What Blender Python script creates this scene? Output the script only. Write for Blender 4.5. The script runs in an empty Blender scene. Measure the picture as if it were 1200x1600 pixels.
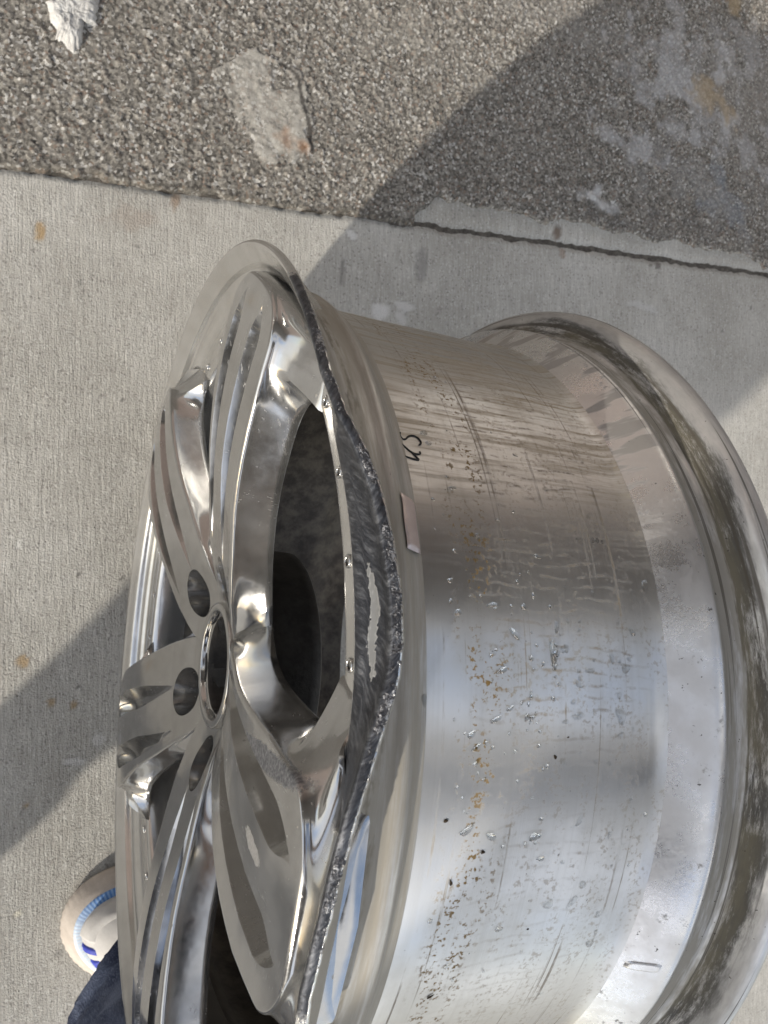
import bpy, bmesh, math, random
import numpy as np
from mathutils import Matrix, Vector
random.seed(7); rng = np.random.default_rng(11)
S = bpy.context.scene
col = S.collection
R_ = math.radians

# ------------------------------------------------------------------ camera
CAM = np.array([-0.0960, 0.0873, 0.7395])
RY, RZ, FPX = -0.4564, 0.0995, 1140.9          # tilt towards the wheel, heading, focal length in photo pixels
_ry = np.array([[math.cos(RY), 0, math.sin(RY)], [0, 1, 0], [-math.sin(RY), 0, math.cos(RY)]])
_rz = np.array([[math.cos(RZ), -math.sin(RZ), 0], [math.sin(RZ), math.cos(RZ), 0], [0, 0, 1]])
CM = _rz @ _ry
cd = bpy.data.cameras.new('camera'); cam = bpy.data.objects.new('camera', cd); col.objects.link(cam)
m = Matrix.Identity(4)
for i in range(3):
    for j in range(3): m[i][j] = CM[i][j]
    m[i][3] = CAM[i]
cam.matrix_world = m
cd.sensor_fit = 'VERTICAL'; cd.sensor_height = 36.0; cd.lens = FPX / 1600 * 36
cd.clip_start = 0.01; cd.clip_end = 2000
cd.dof.use_dof = True; cd.dof.focus_distance = 0.36; cd.dof.aperture_fstop = 22.0
S.camera = cam
S.render.resolution_x, S.render.resolution_y = 768, 1024

# ------------------------------------------------------------------ sky, sun, exposure
SUN_L, SUN_M = 1.50, 1.69                       # metres of shadow along +x and +y per metre of height
elev = math.atan2(1, math.hypot(SUN_L, SUN_M))
W = bpy.data.worlds.new('World'); S.world = W; W.use_nodes = True
nt = W.node_tree
sky = nt.nodes.new('ShaderNodeTexSky'); sky.sky_type = 'NISHITA'; sky.sun_disc = False
sky.sun_elevation = elev; sky.sun_rotation = math.atan2(-SUN_L, -SUN_M) % (2 * math.pi)
sky.air_density = 1.0; sky.dust_density = 1.2; sky.ozone_density = 1.0
bg = nt.nodes['Background']; bg.inputs['Strength'].default_value = 0.15
tc = nt.nodes.new('ShaderNodeTexCoord'); cn = nt.nodes.new('ShaderNodeTexNoise')          # thin broken cloud all round
cn.inputs['Scale'].default_value = 2.6; cn.inputs['Detail'].default_value = 7; cn.inputs['Roughness'].default_value = .58; cn.inputs['Distortion'].default_value = .4
cr = nt.nodes.new('ShaderNodeMapRange'); cr.interpolation_type = 'SMOOTHSTEP'
for i_, v_ in ((1, .37), (2, .60), (3, 0.), (4, .88)): cr.inputs[i_].default_value = v_
cx_ = nt.nodes.new('ShaderNodeMix'); cx_.data_type = 'RGBA'; cx_.inputs[7].default_value = (4.6, 4.5, 4.35, 1)
nt.links.new(tc.outputs['Generated'], cn.inputs['Vector']); nt.links.new(cn.outputs['Fac'], cr.inputs[0]); nt.links.new(cr.outputs[0], cx_.inputs[0])
nt.links.new(sky.outputs['Color'], cx_.inputs[6]); nt.links.new(cx_.outputs[2], bg.inputs['Color'])
sl = bpy.data.lights.new('sun', 'SUN'); sl.energy = 2.15; sl.angle = R_(1.0); sl.color = (1.0, 0.935, 0.835)
so = bpy.data.objects.new('sun', sl); col.objects.link(so)
so.rotation_euler = Vector((SUN_L, SUN_M, -1.0)).to_track_quat('-Z', 'Y').to_euler()
so.location = (-3, -3, 4)
S.view_settings.view_transform = 'Standard'; S.view_settings.look = 'None'
S.view_settings.gamma = 1.0; S.view_settings.exposure = 1.1
S.cycles.max_bounces = 6; S.cycles.diffuse_bounces = 2; S.cycles.glossy_bounces = 4; S.cycles.transmission_bounces = 5; S.cycles.caustics_refractive = False; S.cycles.caustics_reflective = False; S.cycles.sample_clamp_indirect = 6.0

# ------------------------------------------------------------------ helpers
ZC = 0.2672                                      # height of the wheel's axis
def ray(px, py):
    return CM @ np.array([(px - 600) / FPX, -(py - 800) / FPX, -1.0])
def G(px, py, z=0.0):                            # photo pixel -> point on a level plane
    d = ray(px, py); s = (z - CAM[2]) / d[2]; return CAM + s * d
def BAR(px, py, r):                              # photo pixel -> (x, theta) on the wheel's barrel
    d = ray(px, py); o = CAM - np.array([0, 0, ZC])
    a = d[1]**2 + d[2]**2; b = 2 * (o[1]*d[1] + o[2]*d[2]); c = o[1]**2 + o[2]**2 - r*r
    D = b*b - 4*a*c
    if D < 0: return None
    s = (-b - math.sqrt(D)) / (2*a); q = o + s*d
    return float(q[0]), math.atan2(q[1], q[2])
def sst(a, b, x):
    t = np.clip((np.asarray(x, float) - a) / (b - a), 0, 1); return t*t*(3 - 2*t)
def _hash(ix, iy, seed=0):
    h = (ix.astype(np.int64) * 374761393 + iy.astype(np.int64) * 668265263 + seed * 982451653) & 0xffffffff
    h = ((h ^ (h >> 13)) * 1274126177) & 0xffffffff
    return ((h ^ (h >> 16)) & 0xffffff) / float(0xffffff)
def vnoise(x, y, seed=0):
    ix = np.floor(x); iy = np.floor(y); fx = x - ix; fy = y - iy
    fx = fx*fx*(3-2*fx); fy = fy*fy*(3-2*fy)
    a = _hash(ix, iy, seed); b = _hash(ix+1, iy, seed); c = _hash(ix, iy+1, seed); d = _hash(ix+1, iy+1, seed)
    return (a*(1-fx)+b*fx)*(1-fy) + (c*(1-fx)+d*fx)*fy
def fbm(x, y, seed=0, o=4):
    v = 0; a = .5; n = 0
    for k in range(o):
        v = v + a*vnoise(x*2**k, y*2**k, seed+k*17); n += a; a *= .5
    return v/n
def worley(x, y, seed=0):                        # F1, F2, random value of the nearest cell
    ix = np.floor(x); iy = np.floor(y)
    f1 = np.full(x.shape, 9.); f2 = np.full(x.shape, 9.); rv = np.zeros(x.shape)
    for dx in (-1, 0, 1):
        for dy in (-1, 0, 1):
            cx = ix+dx; cy = iy+dy
            px_ = cx + .1 + .8*_hash(cx, cy, seed); py_ = cy + .1 + .8*_hash(cx, cy, seed+5)
            d = np.hypot(px_-x, py_-y); v = _hash(cx, cy, seed+9)
            near = d < f1
            f2 = np.where(near, f1, np.minimum(f2, d)); rv = np.where(near, v, rv); f1 = np.where(near, d, f1)
    return f1, f2, rv

def mesh_obj(name, verts, faces, mat, parent=None, smooth=True):
    me = bpy.data.meshes.new(name); me.from_pydata([tuple(v) for v in verts], [], [tuple(f) for f in faces])
    if smooth: me.polygons.foreach_set('use_smooth', [True]*len(me.polygons))
    if mat: me.materials.append(mat)
    me.update()
    o = bpy.data.objects.new(name, me); col.objects.link(o)
    if parent: o.parent = parent
    return o
def grid_obj(name, V, mat, parent=None, smooth=True, flip=False, wrap=False):   # V: (n, m, 3) sheet of points
    n, k = V.shape[:2]
    me = bpy.data.meshes.new(name)
    idx = np.arange(n*k).reshape(n, k)
    if wrap: idx = np.concatenate([idx, idx[:, :1]], 1)
    q = np.stack([idx[:-1, :-1], idx[1:, :-1], idx[1:, 1:], idx[:-1, 1:]], -1).reshape(-1, 4)
    if flip: q = q[:, ::-1]
    me.vertices.add(n*k); me.vertices.foreach_set('co', V.reshape(-1).astype(np.float32))
    me.loops.add(len(q)*4); me.loops.foreach_set('vertex_index', q.reshape(-1).astype(np.int32))
    me.polygons.add(len(q)); me.polygons.foreach_set('loop_start', np.arange(0, len(q)*4, 4, dtype=np.int32))
    me.polygons.foreach_set('loop_total', np.full(len(q), 4, dtype=np.int32))
    me.polygons.foreach_set('use_smooth', np.full(len(q), smooth, dtype=bool))
    me.update(calc_edges=True); me.validate()
    if mat: me.materials.append(mat)
    o = bpy.data.objects.new(name, me); col.objects.link(o)
    if parent: o.parent = parent
    return o
def vattr(o, name, arr, kind='FLOAT'):
    a = o.data.attributes.new(name, kind, 'POINT')
    if kind == 'FLOAT': a.data.foreach_set('value', np.asarray(arr, np.float32).reshape(-1))
    elif kind == 'FLOAT_VECTOR': a.data.foreach_set('vector', np.asarray(arr, np.float32).reshape(-1))
    elif kind == 'FLOAT_COLOR': a.data.foreach_set('color', np.asarray(arr, np.float32).reshape(-1))
def empty(name, loc=(0, 0, 0)):
    o = bpy.data.objects.new(name, None); col.objects.link(o); o.location = loc; o.empty_display_size = .05; return o
def tag(o, label=None, cat=None, group=None, kind=None):
    if label: o['label'] = label
    if cat: o['category'] = cat
    if group: o['group'] = group
    if kind: o['kind'] = kind
    return o

# ---- node helpers
class NT:
    def __init__(s, name):
        s.m = bpy.data.materials.new(name); s.m.use_nodes = True; s.t = s.m.node_tree
        s.b = s.t.nodes['Principled BSDF']; s.out = s.t.nodes['Material Output']
    def n(s, typ, **kw):
        x = s.t.nodes.new(typ)
        for k, v in kw.items(): setattr(x, k, v)
        return x
    def l(s, a, b): s.t.links.new(a, b)
    def val(s, sock, v):
        if hasattr(v, 'is_linked') or isinstance(v, bpy.types.NodeSocket): s.l(v, sock)
        else: sock.default_value = v
    def math(s, op, a, b=None, c=None, clamp=False):
        x = s.n('ShaderNodeMath', operation=op, use_clamp=clamp); s.val(x.inputs[0], a)
        if b is not None: s.val(x.inputs[1], b)
        if c is not None: s.val(x.inputs[2], c)
        return x.outputs[0]
    def mapr(s, v, a, b, c=0., d=1., smooth=True):
        x = s.n('ShaderNodeMapRange'); x.interpolation_type = 'SMOOTHSTEP' if smooth else 'LINEAR'
        s.val(x.inputs[0], v); x.inputs[1].default_value = a; x.inputs[2].default_value = b
        x.inputs[3].default_value = c; x.inputs[4].default_value = d
        return x.outputs[0]
    def attr(s, name, out='Fac'):
        x = s.n('ShaderNodeAttribute', attribute_name=name); return x.outputs[out]
    def noise(s, vec, scale, detail=4, rough=.6, dist=0., out='Fac'):
        x = s.n('ShaderNodeTexNoise')
        if vec is not None: s.l(vec, x.inputs['Vector'])
        x.inputs['Scale'].default_value = scale; x.inputs['Detail'].default_value = detail
        x.inputs['Roughness'].default_value = rough; x.inputs['Distortion'].default_value = dist
        return x.outputs[out]
    def voro(s, vec, scale, feature='F1', out='Distance'):
        x = s.n('ShaderNodeTexVoronoi', feature=feature)
        if vec is not None: s.l(vec, x.inputs['Vector'])
        x.inputs['Scale'].default_value = scale
        return x.outputs[out]
    def scale(s, vec, sx, sy, sz):
        x = s.n('ShaderNodeMapping'); s.l(vec, x.inputs['Vector']); x.inputs['Scale'].default_value = (sx, sy, sz); return x.outputs[0]
    def mix(s, f, a, b, mode='MIX'):
        x = s.n('ShaderNodeMix', data_type='RGBA', blend_type=mode)
        s.val(x.inputs[0], f)
        for sock, v in ((x.inputs[6], a), (x.inputs[7], b)):
            if isinstance(v, (tuple, list)): sock.default_value = (*v[:3], 1)
            else: s.l(v, sock)
        return x.outputs[2]
    def obj(s): return s.n('ShaderNodeTexCoord').outputs['Object']
    def bump(s, h, strength, dist, normal=None):
        x = s.n('ShaderNodeBump'); s.l(h, x.inputs['Height']); x.inputs['Strength'].default_value = strength
        x.inputs['Distance'].default_value = dist
        if normal is not None: s.l(normal, x.inputs['Normal'])
        return x.outputs[0]
    def set(s, **kw):
        for k, v in kw.items():
            k = k.replace('_', ' ')
            if isinstance(v, tuple): s.b.inputs[k].default_value = (*v[:3], 1)
            elif isinstance(v, (int, float)): s.b.inputs[k].default_value = v
            else: s.l(v, s.b.inputs[k])
        return s.m
    def sep(s, vec):
        x = s.n('ShaderNodeSeparateXYZ'); s.l(vec, x.inputs[0]); return x.outputs
    def comb(s, x_, y_, z_):
        x = s.n('ShaderNodeCombineXYZ')
        for i, v in enumerate((x_, y_, z_)): s.val(x.inputs[i], v)
        return x.outputs[0]

# ------------------------------------------------------------------ materials of the ground
def mat_concrete():
    k = NT('broomed_concrete'); P = k.obj()
    st = k.attr('stain', 'Color'); sa = k.attr('stain', 'Alpha')
    rot = k.n('ShaderNodeMapping'); k.l(P, rot.inputs['Vector']); rot.inputs['Rotation'].default_value = (0, 0, -RZ)
    V = rot.outputs[0]
    br = k.noise(k.scale(V, 420, 32, 1), 1.0, 3, .6)
    br2 = k.noise(k.scale(V, 160, 18, 1), 1.0, 3, .6)
    gr = k.noise(P, 520, 3, .7)
    blot = k.noise(P, 7, 5, .6); blot2 = k.noise(P, 42, 4, .6)
    pits = k.mapr(k.voro(P, 95), .10, .03)
    pm = k.mapr(k.noise(P, 31, 2, .5), .60, .68)
    pits = k.math('MULTIPLY', pits, pm)
    c = k.mix(k.mapr(blot, .3, .7), (.405, .388, .348), (.53, .512, .468))
    c = k.mix(k.mapr(br, .35, .7), k.mix(.30, c, (.15, .14, .125)), c)
    c = k.mix(k.mapr(blot2, .45, .75, 0, .22), c, (.27, .25, .21))
    c = k.mix(k.mapr(gr, .5, .8, 0, .35), c, (.56, .54, .5))
    vg = k.sep(k.voro(P, 560, out='Color')); c = k.mix(k.mapr(vg[0], .1, .9, 0, .15), c, (.22, .21, .19)); c = k.mix(k.mapr(vg[1], .90, .94, 0, .32), c, (.66, .65, .61)); c = k.mix(k.mapr(vg[2], .93, .96, 0, .42), c, (.13, .12, .11))
    c = k.mix(k.math('MULTIPLY', pits, .7), c, (.12, .11, .10))
    c = k.mix(sa, c, st)
    h = k.math('ADD', k.math('MULTIPLY', br, .55), k.math('MULTIPLY', br2, .35))
    h = k.math('ADD', h, k.math('MULTIPLY', gr, .8))
    h = k.math('SUBTRACT', h, k.math('MULTIPLY', pits, .9))
    nrm = k.bump(h, .85, .0019)
    return k.set(Base_Color=c, Roughness=.88, Normal=nrm, Specular_IOR_Level=.25)
def mat_asphalt():
    k = NT('worn_asphalt'); P = k.obj()
    st = k.attr('stone'); gap = k.attr('gap'); tint = k.attr('stain', 'Color'); ta = k.attr('stain', 'Alpha')
    r = k.n('ShaderNodeValToRGB'); k.l(st, r.inputs[0])
    el = r.color_ramp.elements
    el[0].position = 0; el[0].color = (.10, .09, .078, 1); el[1].position = 1; el[1].color = (.60, .565, .50, 1)
    for p_, c_ in ((.35, (.175, .158, .136)), (.62, (.255, .233, .200)), (.82, (.36, .335, .29)), (.92, (.31, .25, .20))):
        e = el.new(p_); e.color = (*c_, 1)
    fine = k.noise(P, 900, 3, .7)
    vc = k.voro(P, 360, out='Color'); vs = k.sep(vc)
    gr = k.mix(k.mapr(vs[0], .1, .95, smooth=False), (.07, .064, .055), (.46, .43, .375)); gr = k.mix(k.mapr(vs[1], .86, .89), gr, (.72, .70, .65)); gr = k.mix(k.mapr(vs[2], .9, .94), gr, (.26, .19, .145))
    base = k.mix(.68, k.mix(.25, r.outputs[0], (.08, .075, .068)), gr)
    c = k.mix(k.mapr(fine, .3, .75), k.mix(.32, base, (.06, .055, .048)), base)
    c = k.mix(k.math('MULTIPLY', gap, .55), c, (.075, .068, .058))
    spark = k.mapr(k.noise(P, 700, 1, .5), .72, .78)
    c = k.mix(k.math('MULTIPLY', spark, .6), c, (.62, .6, .56))
    tv = k.mix(k.mapr(fine, .3, .75, 0, .3), tint, k.mix(.5, tint, (.1, .09, .08)))
    c = k.mix(ta, c, tv)
    h = k.math('ADD', k.noise(P, 420, 4, .65), k.math('MULTIPLY', fine, .5))
    return k.set(Base_Color=c, Roughness=.82, Normal=k.bump(h, .5, .0014), Specular_IOR_Level=.3)
def mat_flat(name, c1, c2, scale, rough=.85, bump=.3, dist=.002, spec=.3):
    k = NT(name); P = k.obj(); n1 = k.noise(P, scale, 5, .65)
    c = k.mix(k.mapr(n1, .3, .7), c1, c2)
    return k.set(Base_Color=c, Roughness=rough, Normal=k.bump(k.noise(P, scale*6, 4, .7), bump, dist), Specular_IOR_Level=spec)

# ------------------------------------------------------------------ the ground
def seam(x): return .418 + .148*x
SEAM_W = lambda x: .0035*(fbm(x*28+3, x*0+.5, 41, 4) - .5)*2       # wander of the joint
def axis_pts(lo, hi, step, far_lo, far_hi):
    a = [lo - (lo-far_lo)*t**3 for t in np.linspace(1, 0, 14)[:-1]]
    b = [hi + (far_hi-hi)*t**3 for t in np.linspace(0, 1, 14)[1:]]
    return np.array(a + list(np.arange(lo, hi+step/2, step)) + b)

MC, MA = mat_concrete(), mat_asphalt()
MJ = mat_flat('joint_dirt', (.07, .063, .053), (.17, .152, .13), 160, .95, .8, .004)
xs = axis_pts(-.42, 1.12, .0032, -9, 9)
tt = np.concatenate([-(np.linspace(1, 0, 16)[:-1]**3)*8 - .001*0, np.array([])])
# concrete apron: rows follow the joint
vv = np.concatenate([-1.10 - (np.linspace(1, 0, 14)[:-1]**3)*8, np.arange(-1.10, -.0001, .0032), [0.0]])
X, Vv = np.meshgrid(xs, vv, indexing='ij')
edge = seam(X) + SEAM_W(X)*1.0 - .0012
Y = edge + Vv
fade = sst(-.02, 0, Vv)
Y = Y - fade*.0028*fbm(X*170, X*0+2.2, 5, 3)
Z = -.0035*sst(-.006, 0, Vv)*(.4+fbm(X*90, Vv*0+1, 8, 3)) + .0003*(fbm(X*50, Y*50, 3, 3)-.5)
con = grid_obj('concrete_pavement', np.stack([X, Y, Z], -1), MC)
tag(con, kind='structure')
stain = np.zeros(X.shape + (4,))
def add_stain(A, XX, YY, cx, cy, rx, ry, color, alpha, seed, soft=.5, rag=.9, freq=60):
    d = np.hypot((XX-cx)/rx, (YY-cy)/ry)
    sel = d < 2.5
    a = np.zeros(XX.shape)
    nz = fbm(XX[sel]*freq, YY[sel]*freq, seed, 4)
    a[sel] = alpha*sst(1, 1-soft, d[sel] + rag*(nz-.5)*2)
    out = a[..., None]
    base_a = A[..., 3:4]
    tot = out + base_a*(1-out)
    A[..., :3] = np.where(tot > 1e-5, (np.array(color)*out + A[..., :3]*base_a*(1-out))/np.maximum(tot, 1e-5), A[..., :3])
    A[..., 3:4] = tot
def px_stain(A, XX, YY, px, py, rpx, rpy, color, alpha, seed, **kw):
    q = G(px, py); e = G(px+rpx, py); f = G(px, py+rpy)
    add_stain(A, XX, YY, q[0], q[1], np.hypot(*(e-q)[:2]), np.hypot(*(f-q)[:2]), color, alpha, seed, **kw)
for s_ in [(63, 358, 9, 16, (.36, .23, .09), .75), (275, 308, 6, 22, (.22, .13, .07), .7), (195, 340, 45, 30, (.30, .24, .19), .4),
           (35, 1033, 9, 9, (.32, .21, .09), .7), (80, 1100, 8, 10, (.30, .20, .08), .7), (114, 1102, 9, 10, (.30, .20, .08), .7),
           (40, 1260, 7, 8, (.30, .20, .08), .7), (118, 1190, 30, 7, (.55, .54, .52), .7), (152, 1155, 12, 12, (.55, .54, .52), .6),
           (548, 366, 10, 8, (.62, .61, .58), .85), (597, 487, 18, 22, (.60, .59, .57), .8), (628, 478, 18, 8, (.58, .57, .55), .7), (628, 500, 10, 14, (.55, .54, .52), .6),
           (536, 418, 4, 30, (.12, .11, .10), .6), (660, 415, 10, 34, (.16, .155, .15), .45), (747, 484, 4, 4, (.05, .05, .05), .8), (1017, 415, 6, 5, (.14, .12, .1), .7),
           (1028, 416, 5, 6, (.12, .1, .09), .7), (1005, 480, 26, 8, (.55, .55, .54), .35), (30, 852, 4, 8, (.60, .59, .55), .7), (104, 274, 5, 4, (.05, .045, .04), .8),
           (268, 475, 4, 40, (.15, .13, .11), .5), (125, 440, 4, 4, (.1, .1, .09), .6), (165, 437, 4, 4, (.1, .1, .09), .6), (215, 385, 4, 4, (.08, .08, .07), .6),
           (880, 395, 6, 10, (.25, .16, .1), .5), (160, 618, 5, 5, (.14, .13, .12), .6), (137, 668, 6, 7, (.50, .49, .45), .5), (160, 745, 5, 5, (.1, .1, .1), .5),
           (90, 1490, 6, 6, (.1, .1, .1), .5), (28, 1428, 7, 5, (.6, .56, .45), .8)]:
    px_stain(stain, X, Y, *s_[:6], seed=int(s_[0]+s_[1]))
for k_ in range(90):                                               # loose specks and pinholes
    cx, cy = rng.uniform(-.2, 1.0), rng.uniform(-.45, .52); r_ = rng.uniform(.0012, .0030)
    add_stain(stain, X, Y, cx, cy, r_, r_*rng.uniform(.7, 1.6), (.07, .065, .06) if rng.random() < .65 else (.6, .58, .54), .75, k_, freq=200)
for k_ in range(14):                                               # broad weathering
    add_stain(stain, X, Y, rng.uniform(-.3, 1.1), rng.uniform(-.5, .5), rng.uniform(.05, .16), rng.uniform(.04, .12),
              (.27, .25, .215) if k_ % 2 else (.45, .43, .39), .28, 300+k_, soft=.9, freq=18)
vattr(con, 'stain', stain, 'FLOAT_COLOR')

joint = grid_obj('joint_filler', np.stack(np.meshgrid(np.linspace(-9, 9, 400), np.array([-.02, .0, .02, .05]), indexing='ij') + [np.zeros((400, 4))], -1), MJ)
me = joint.data; co = np.zeros(len(me.vertices)*3, np.float32); me.vertices.foreach_get('co', co); co = co.reshape(-1, 3)
co[:, 1] += seam(co[:, 0]); co[:, 2] = -.0030; me.vertices.foreach_set('co', co.reshape(-1)); me.update()
tag(joint, kind='structure')

# asphalt beyond the joint; on the right a thin cement strip runs along the joint
vv = np.concatenate([np.arange(-.004, .62, .0017), .62 + (np.linspace(0, 1, 16)[1:]**3)*14])
xs2 = axis_pts(-.42, 1.12, .0017, -9, 9)
X, Vv = np.meshgrid(xs2, vv, indexing='ij'); Y = seam(X) + SEAM_W(X) + Vv
strip_w = np.where(X > .27, .026 + .020*(fbm(X*22, X*0+7, 77, 3)-.5) - .012*sst(.5, 1.0, X), -.02)
strip_w = strip_w*sst(.255, .30, X) + (-.004 + .010*(fbm(X*60, X*0, 6, 4)-.5))*(1-sst(.255, .30, X))
rag = .010*(fbm(X*90, Vv*90, 15, 4)-.5)
m_as = sst(-.003, .004, Vv - strip_w + rag)                          # 1 = asphalt stands here
f1, f2, rv = worley(X/.0040 + 1.2*fbm(X*160, Y*160, 2, 2), Y/.0040 + .9*fbm(X*140+9, Y*140, 12, 2), 3)
g1, g2, rv2 = worley(X/.011, Y/.011, 31)
dome = np.clip(1 - f1*f1*1.5, 0, 1)
big = (rv2 > .82) * np.clip(1.1 - g1*2.1, 0, 1)
worn = sst(.45, .62, fbm(X*5+2, Y*5, 51, 4)) * sst(.30, .75, X)        # cement-smeared, smoother to the right
patch_pts = [G(*q)[:2] for q in ((343, 108), (385, 84), (432, 100), (462, 118), (478, 175), (484, 236), (448, 262), (402, 258), (392, 205), (352, 150))]
def inside(XX, YY, poly):
    r = np.zeros(XX.shape, bool); n = len(poly)
    for i in range(n):
        (x1, y1), (x2, y2) = poly[i], poly[(i+1) % n]
        c = ((y1 > YY) != (y2 > YY)) & (XX < (x2-x1)*(YY-y1)/(y2-y1+1e-12)+x1); r ^= c
    return r
wob = .014*(fbm(X*60, Y*60, 88, 5)-.5)*2
pat = inside(X+wob, Y+wob, patch_pts).astype(float)*sst(.28, .46, fbm(X*46, Y*46, 123, 4))
H = (.0021*(.45*dome+.55*sst(.04, .30, f2-f1))*(.25+1.0*rv) + .0018*big + .0016*(fbm(X*330, Y*330, 44, 3)-.4))*(1-.65*worn)*(1-.8*pat) + .0030*fbm(X*14, Y*14, 9, 3) + pat*(.0012+.0022*fbm(X*160, Y*160, 19, 4))
Z = np.where(m_as > 0, -.010 + m_as*(.0115 + H), -.010)
far = sst(.62, .7, Vv) + sst(1.12, 1.2, X) + sst(-.42, -.5, X)
Z = Z*(1-np.clip(far, 0, 1)) + .003*np.clip(far, 0, 1)
asp = grid_obj('asphalt_road', np.stack([X, Y, Z], -1), MA); tag(asp, kind='structure')
stn = np.clip(.15 + .75*rv*(.5+.5*dome) + .25*big, 0, 1)
vattr(asp, 'stone', np.where(big > .2, .55+.4*rv2, stn))
vattr(asp, 'gap', np.clip(sst(.30, .06, f2-f1)*.8, 0, .85)*(1-.6*worn)*(1-pat))
st = np.zeros(X.shape+(4,)); st[..., :3] = .3
def put(a, color):
    global st
    a = a[..., None]; b = st[..., 3:4]; tot = a + b*(1-a)
    st[..., :3] = np.where(tot > 1e-5, (np.array(color)*a + st[..., :3]*b*(1-a))/np.maximum(tot, 1e-5), st[..., :3]); st[..., 3:4] = tot
put(.40*worn, (.22, .205, .185))
put(np.clip(.72*pat*(.55+1.3*(fbm(X*150, Y*150, 61, 4)-.35)), 0, .9), (.42, .40, .355))
for s_ in [(1060, 150, 90, 75, (.46, .455, .45), .75, 1), (1090, 60, 75, 60, (.45, .44, .43), .6, 2), (1000, 240, 60, 30, (.48, .475, .47), .75, 3), (1150, 220, 70, 50, (.40, .395, .39), .6, 4),
           (940, 320, 26, 14, (.60, .60, .59), .85, 5), (930, 300, 10, 12, (.58, .58, .57), .8, 6), (1110, 155, 34, 30, (.38, .29, .175), .75, 7), (1140, 14, 28, 22, (.40, .30, .17), .75, 8),
           (1130, 320, 44, 36, (.23, .265, .31), .4, 9), (1115, 275, 14, 14, (.22, .26, .31), .35, 10), (1090, 300, 120, 60, (.28, .275, .265), .5, 11), (445, 222, 22, 26, (.30, .15, .07), .65, 12),
           (880, 20, 150, 70, (.28, .265, .24), .5, 13), (960, 350, 90, 30, (.10, .095, .09), .6, 14), (1040, 345, 100, 26, (.10, .095, .09), .55, 15), (640, 60, 120, 60, (.33, .31, .27), .35, 16),
           (1180, 90, 60, 60, (.36, .35, .34), .55, 17), (1010, 455, 1, 1, (.3, .3, .3), 0, 18), (760, 245, 8, 16, (.4, .38, .34), .6, 19), (30, 190, 8, 8, (.09, .055, .04), .8, 20),
           (340, 185, 8, 14, (.2, .17, .14), .6, 21), (260, 145, 5, 18, (.55, .53, .48), .7, 22), (530, 300, 12, 10, (.5, .47, .4), .7, 23)]:
    px_stain(st, X, Y, *s_[:5], s_[5]*.8, seed=700+s_[6], rag=1.5, soft=1.0, freq=46)
ck = np.array([G(*q)[:2] for q in ((440, 105), (462, 120), (470, 160), (480, 200), (486, 240))])
dist = np.full(X.shape, 9.)
for a_, b_ in zip(ck[:-1], ck[1:]):
    ab = b_-a_; t_ = np.clip(((X-a_[0])*ab[0]+(Y-a_[1])*ab[1])/(ab@ab), 0, 1)
    dist = np.minimum(dist, np.hypot(X-a_[0]-t_*ab[0], Y-a_[1]-t_*ab[1]))
put(.9*sst(.0035, .0012, dist + .004*(fbm(X*200, Y*200, 4, 2)-.5)), (.05, .045, .04))
put(.8*sst(.014, .002, Vv - strip_w + rag)*(1-sst(.27, .3, X))*.6, (.05, .045, .038))
vattr(asp, 'stain', st, 'FLOAT_COLOR')

# the cement strip on the far side of the joint
xs3 = np.arange(.262, 1.14, .0030); vv = np.array([.0034, .0044, .007, .012, .018, .026, .034, .044, .056])
X, Vv = np.meshgrid(xs3, vv, indexing='ij')
Y = seam(X) + SEAM_W(X)*1.0 + Vv + sst(.014, .003, Vv)*.0060*(fbm(X*120, X*0+3.3, 71, 5)-.55)
Z = -.0030*sst(.009, .0048, Vv) + .0006*fbm(X*60, Y*60, 1, 3)
strip = grid_obj('cement_strip', np.stack([X, Y, Z], -1), MC, flip=False); tag(strip, kind='structure')
ss = np.zeros(X.shape+(4,))
px_stain(ss, X, Y, 872, 366, 11, 12, (.14, .10, .075), .85, seed=3)
vattr(strip, 'stain', ss, 'FLOAT_COLOR')
# everything out to the horizon
gp = grid_obj('ground', np.stack(np.meshgrid(np.linspace(-400, 400, 5), np.linspace(-400, 400, 5), indexing='ij') + [np.full((5, 5), -.03)], -1),
              mat_flat('ground_asphalt', (.10, .094, .085), (.19, .178, .16), 60, .9, .5, .01))
tag(gp, kind='structure')

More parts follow.
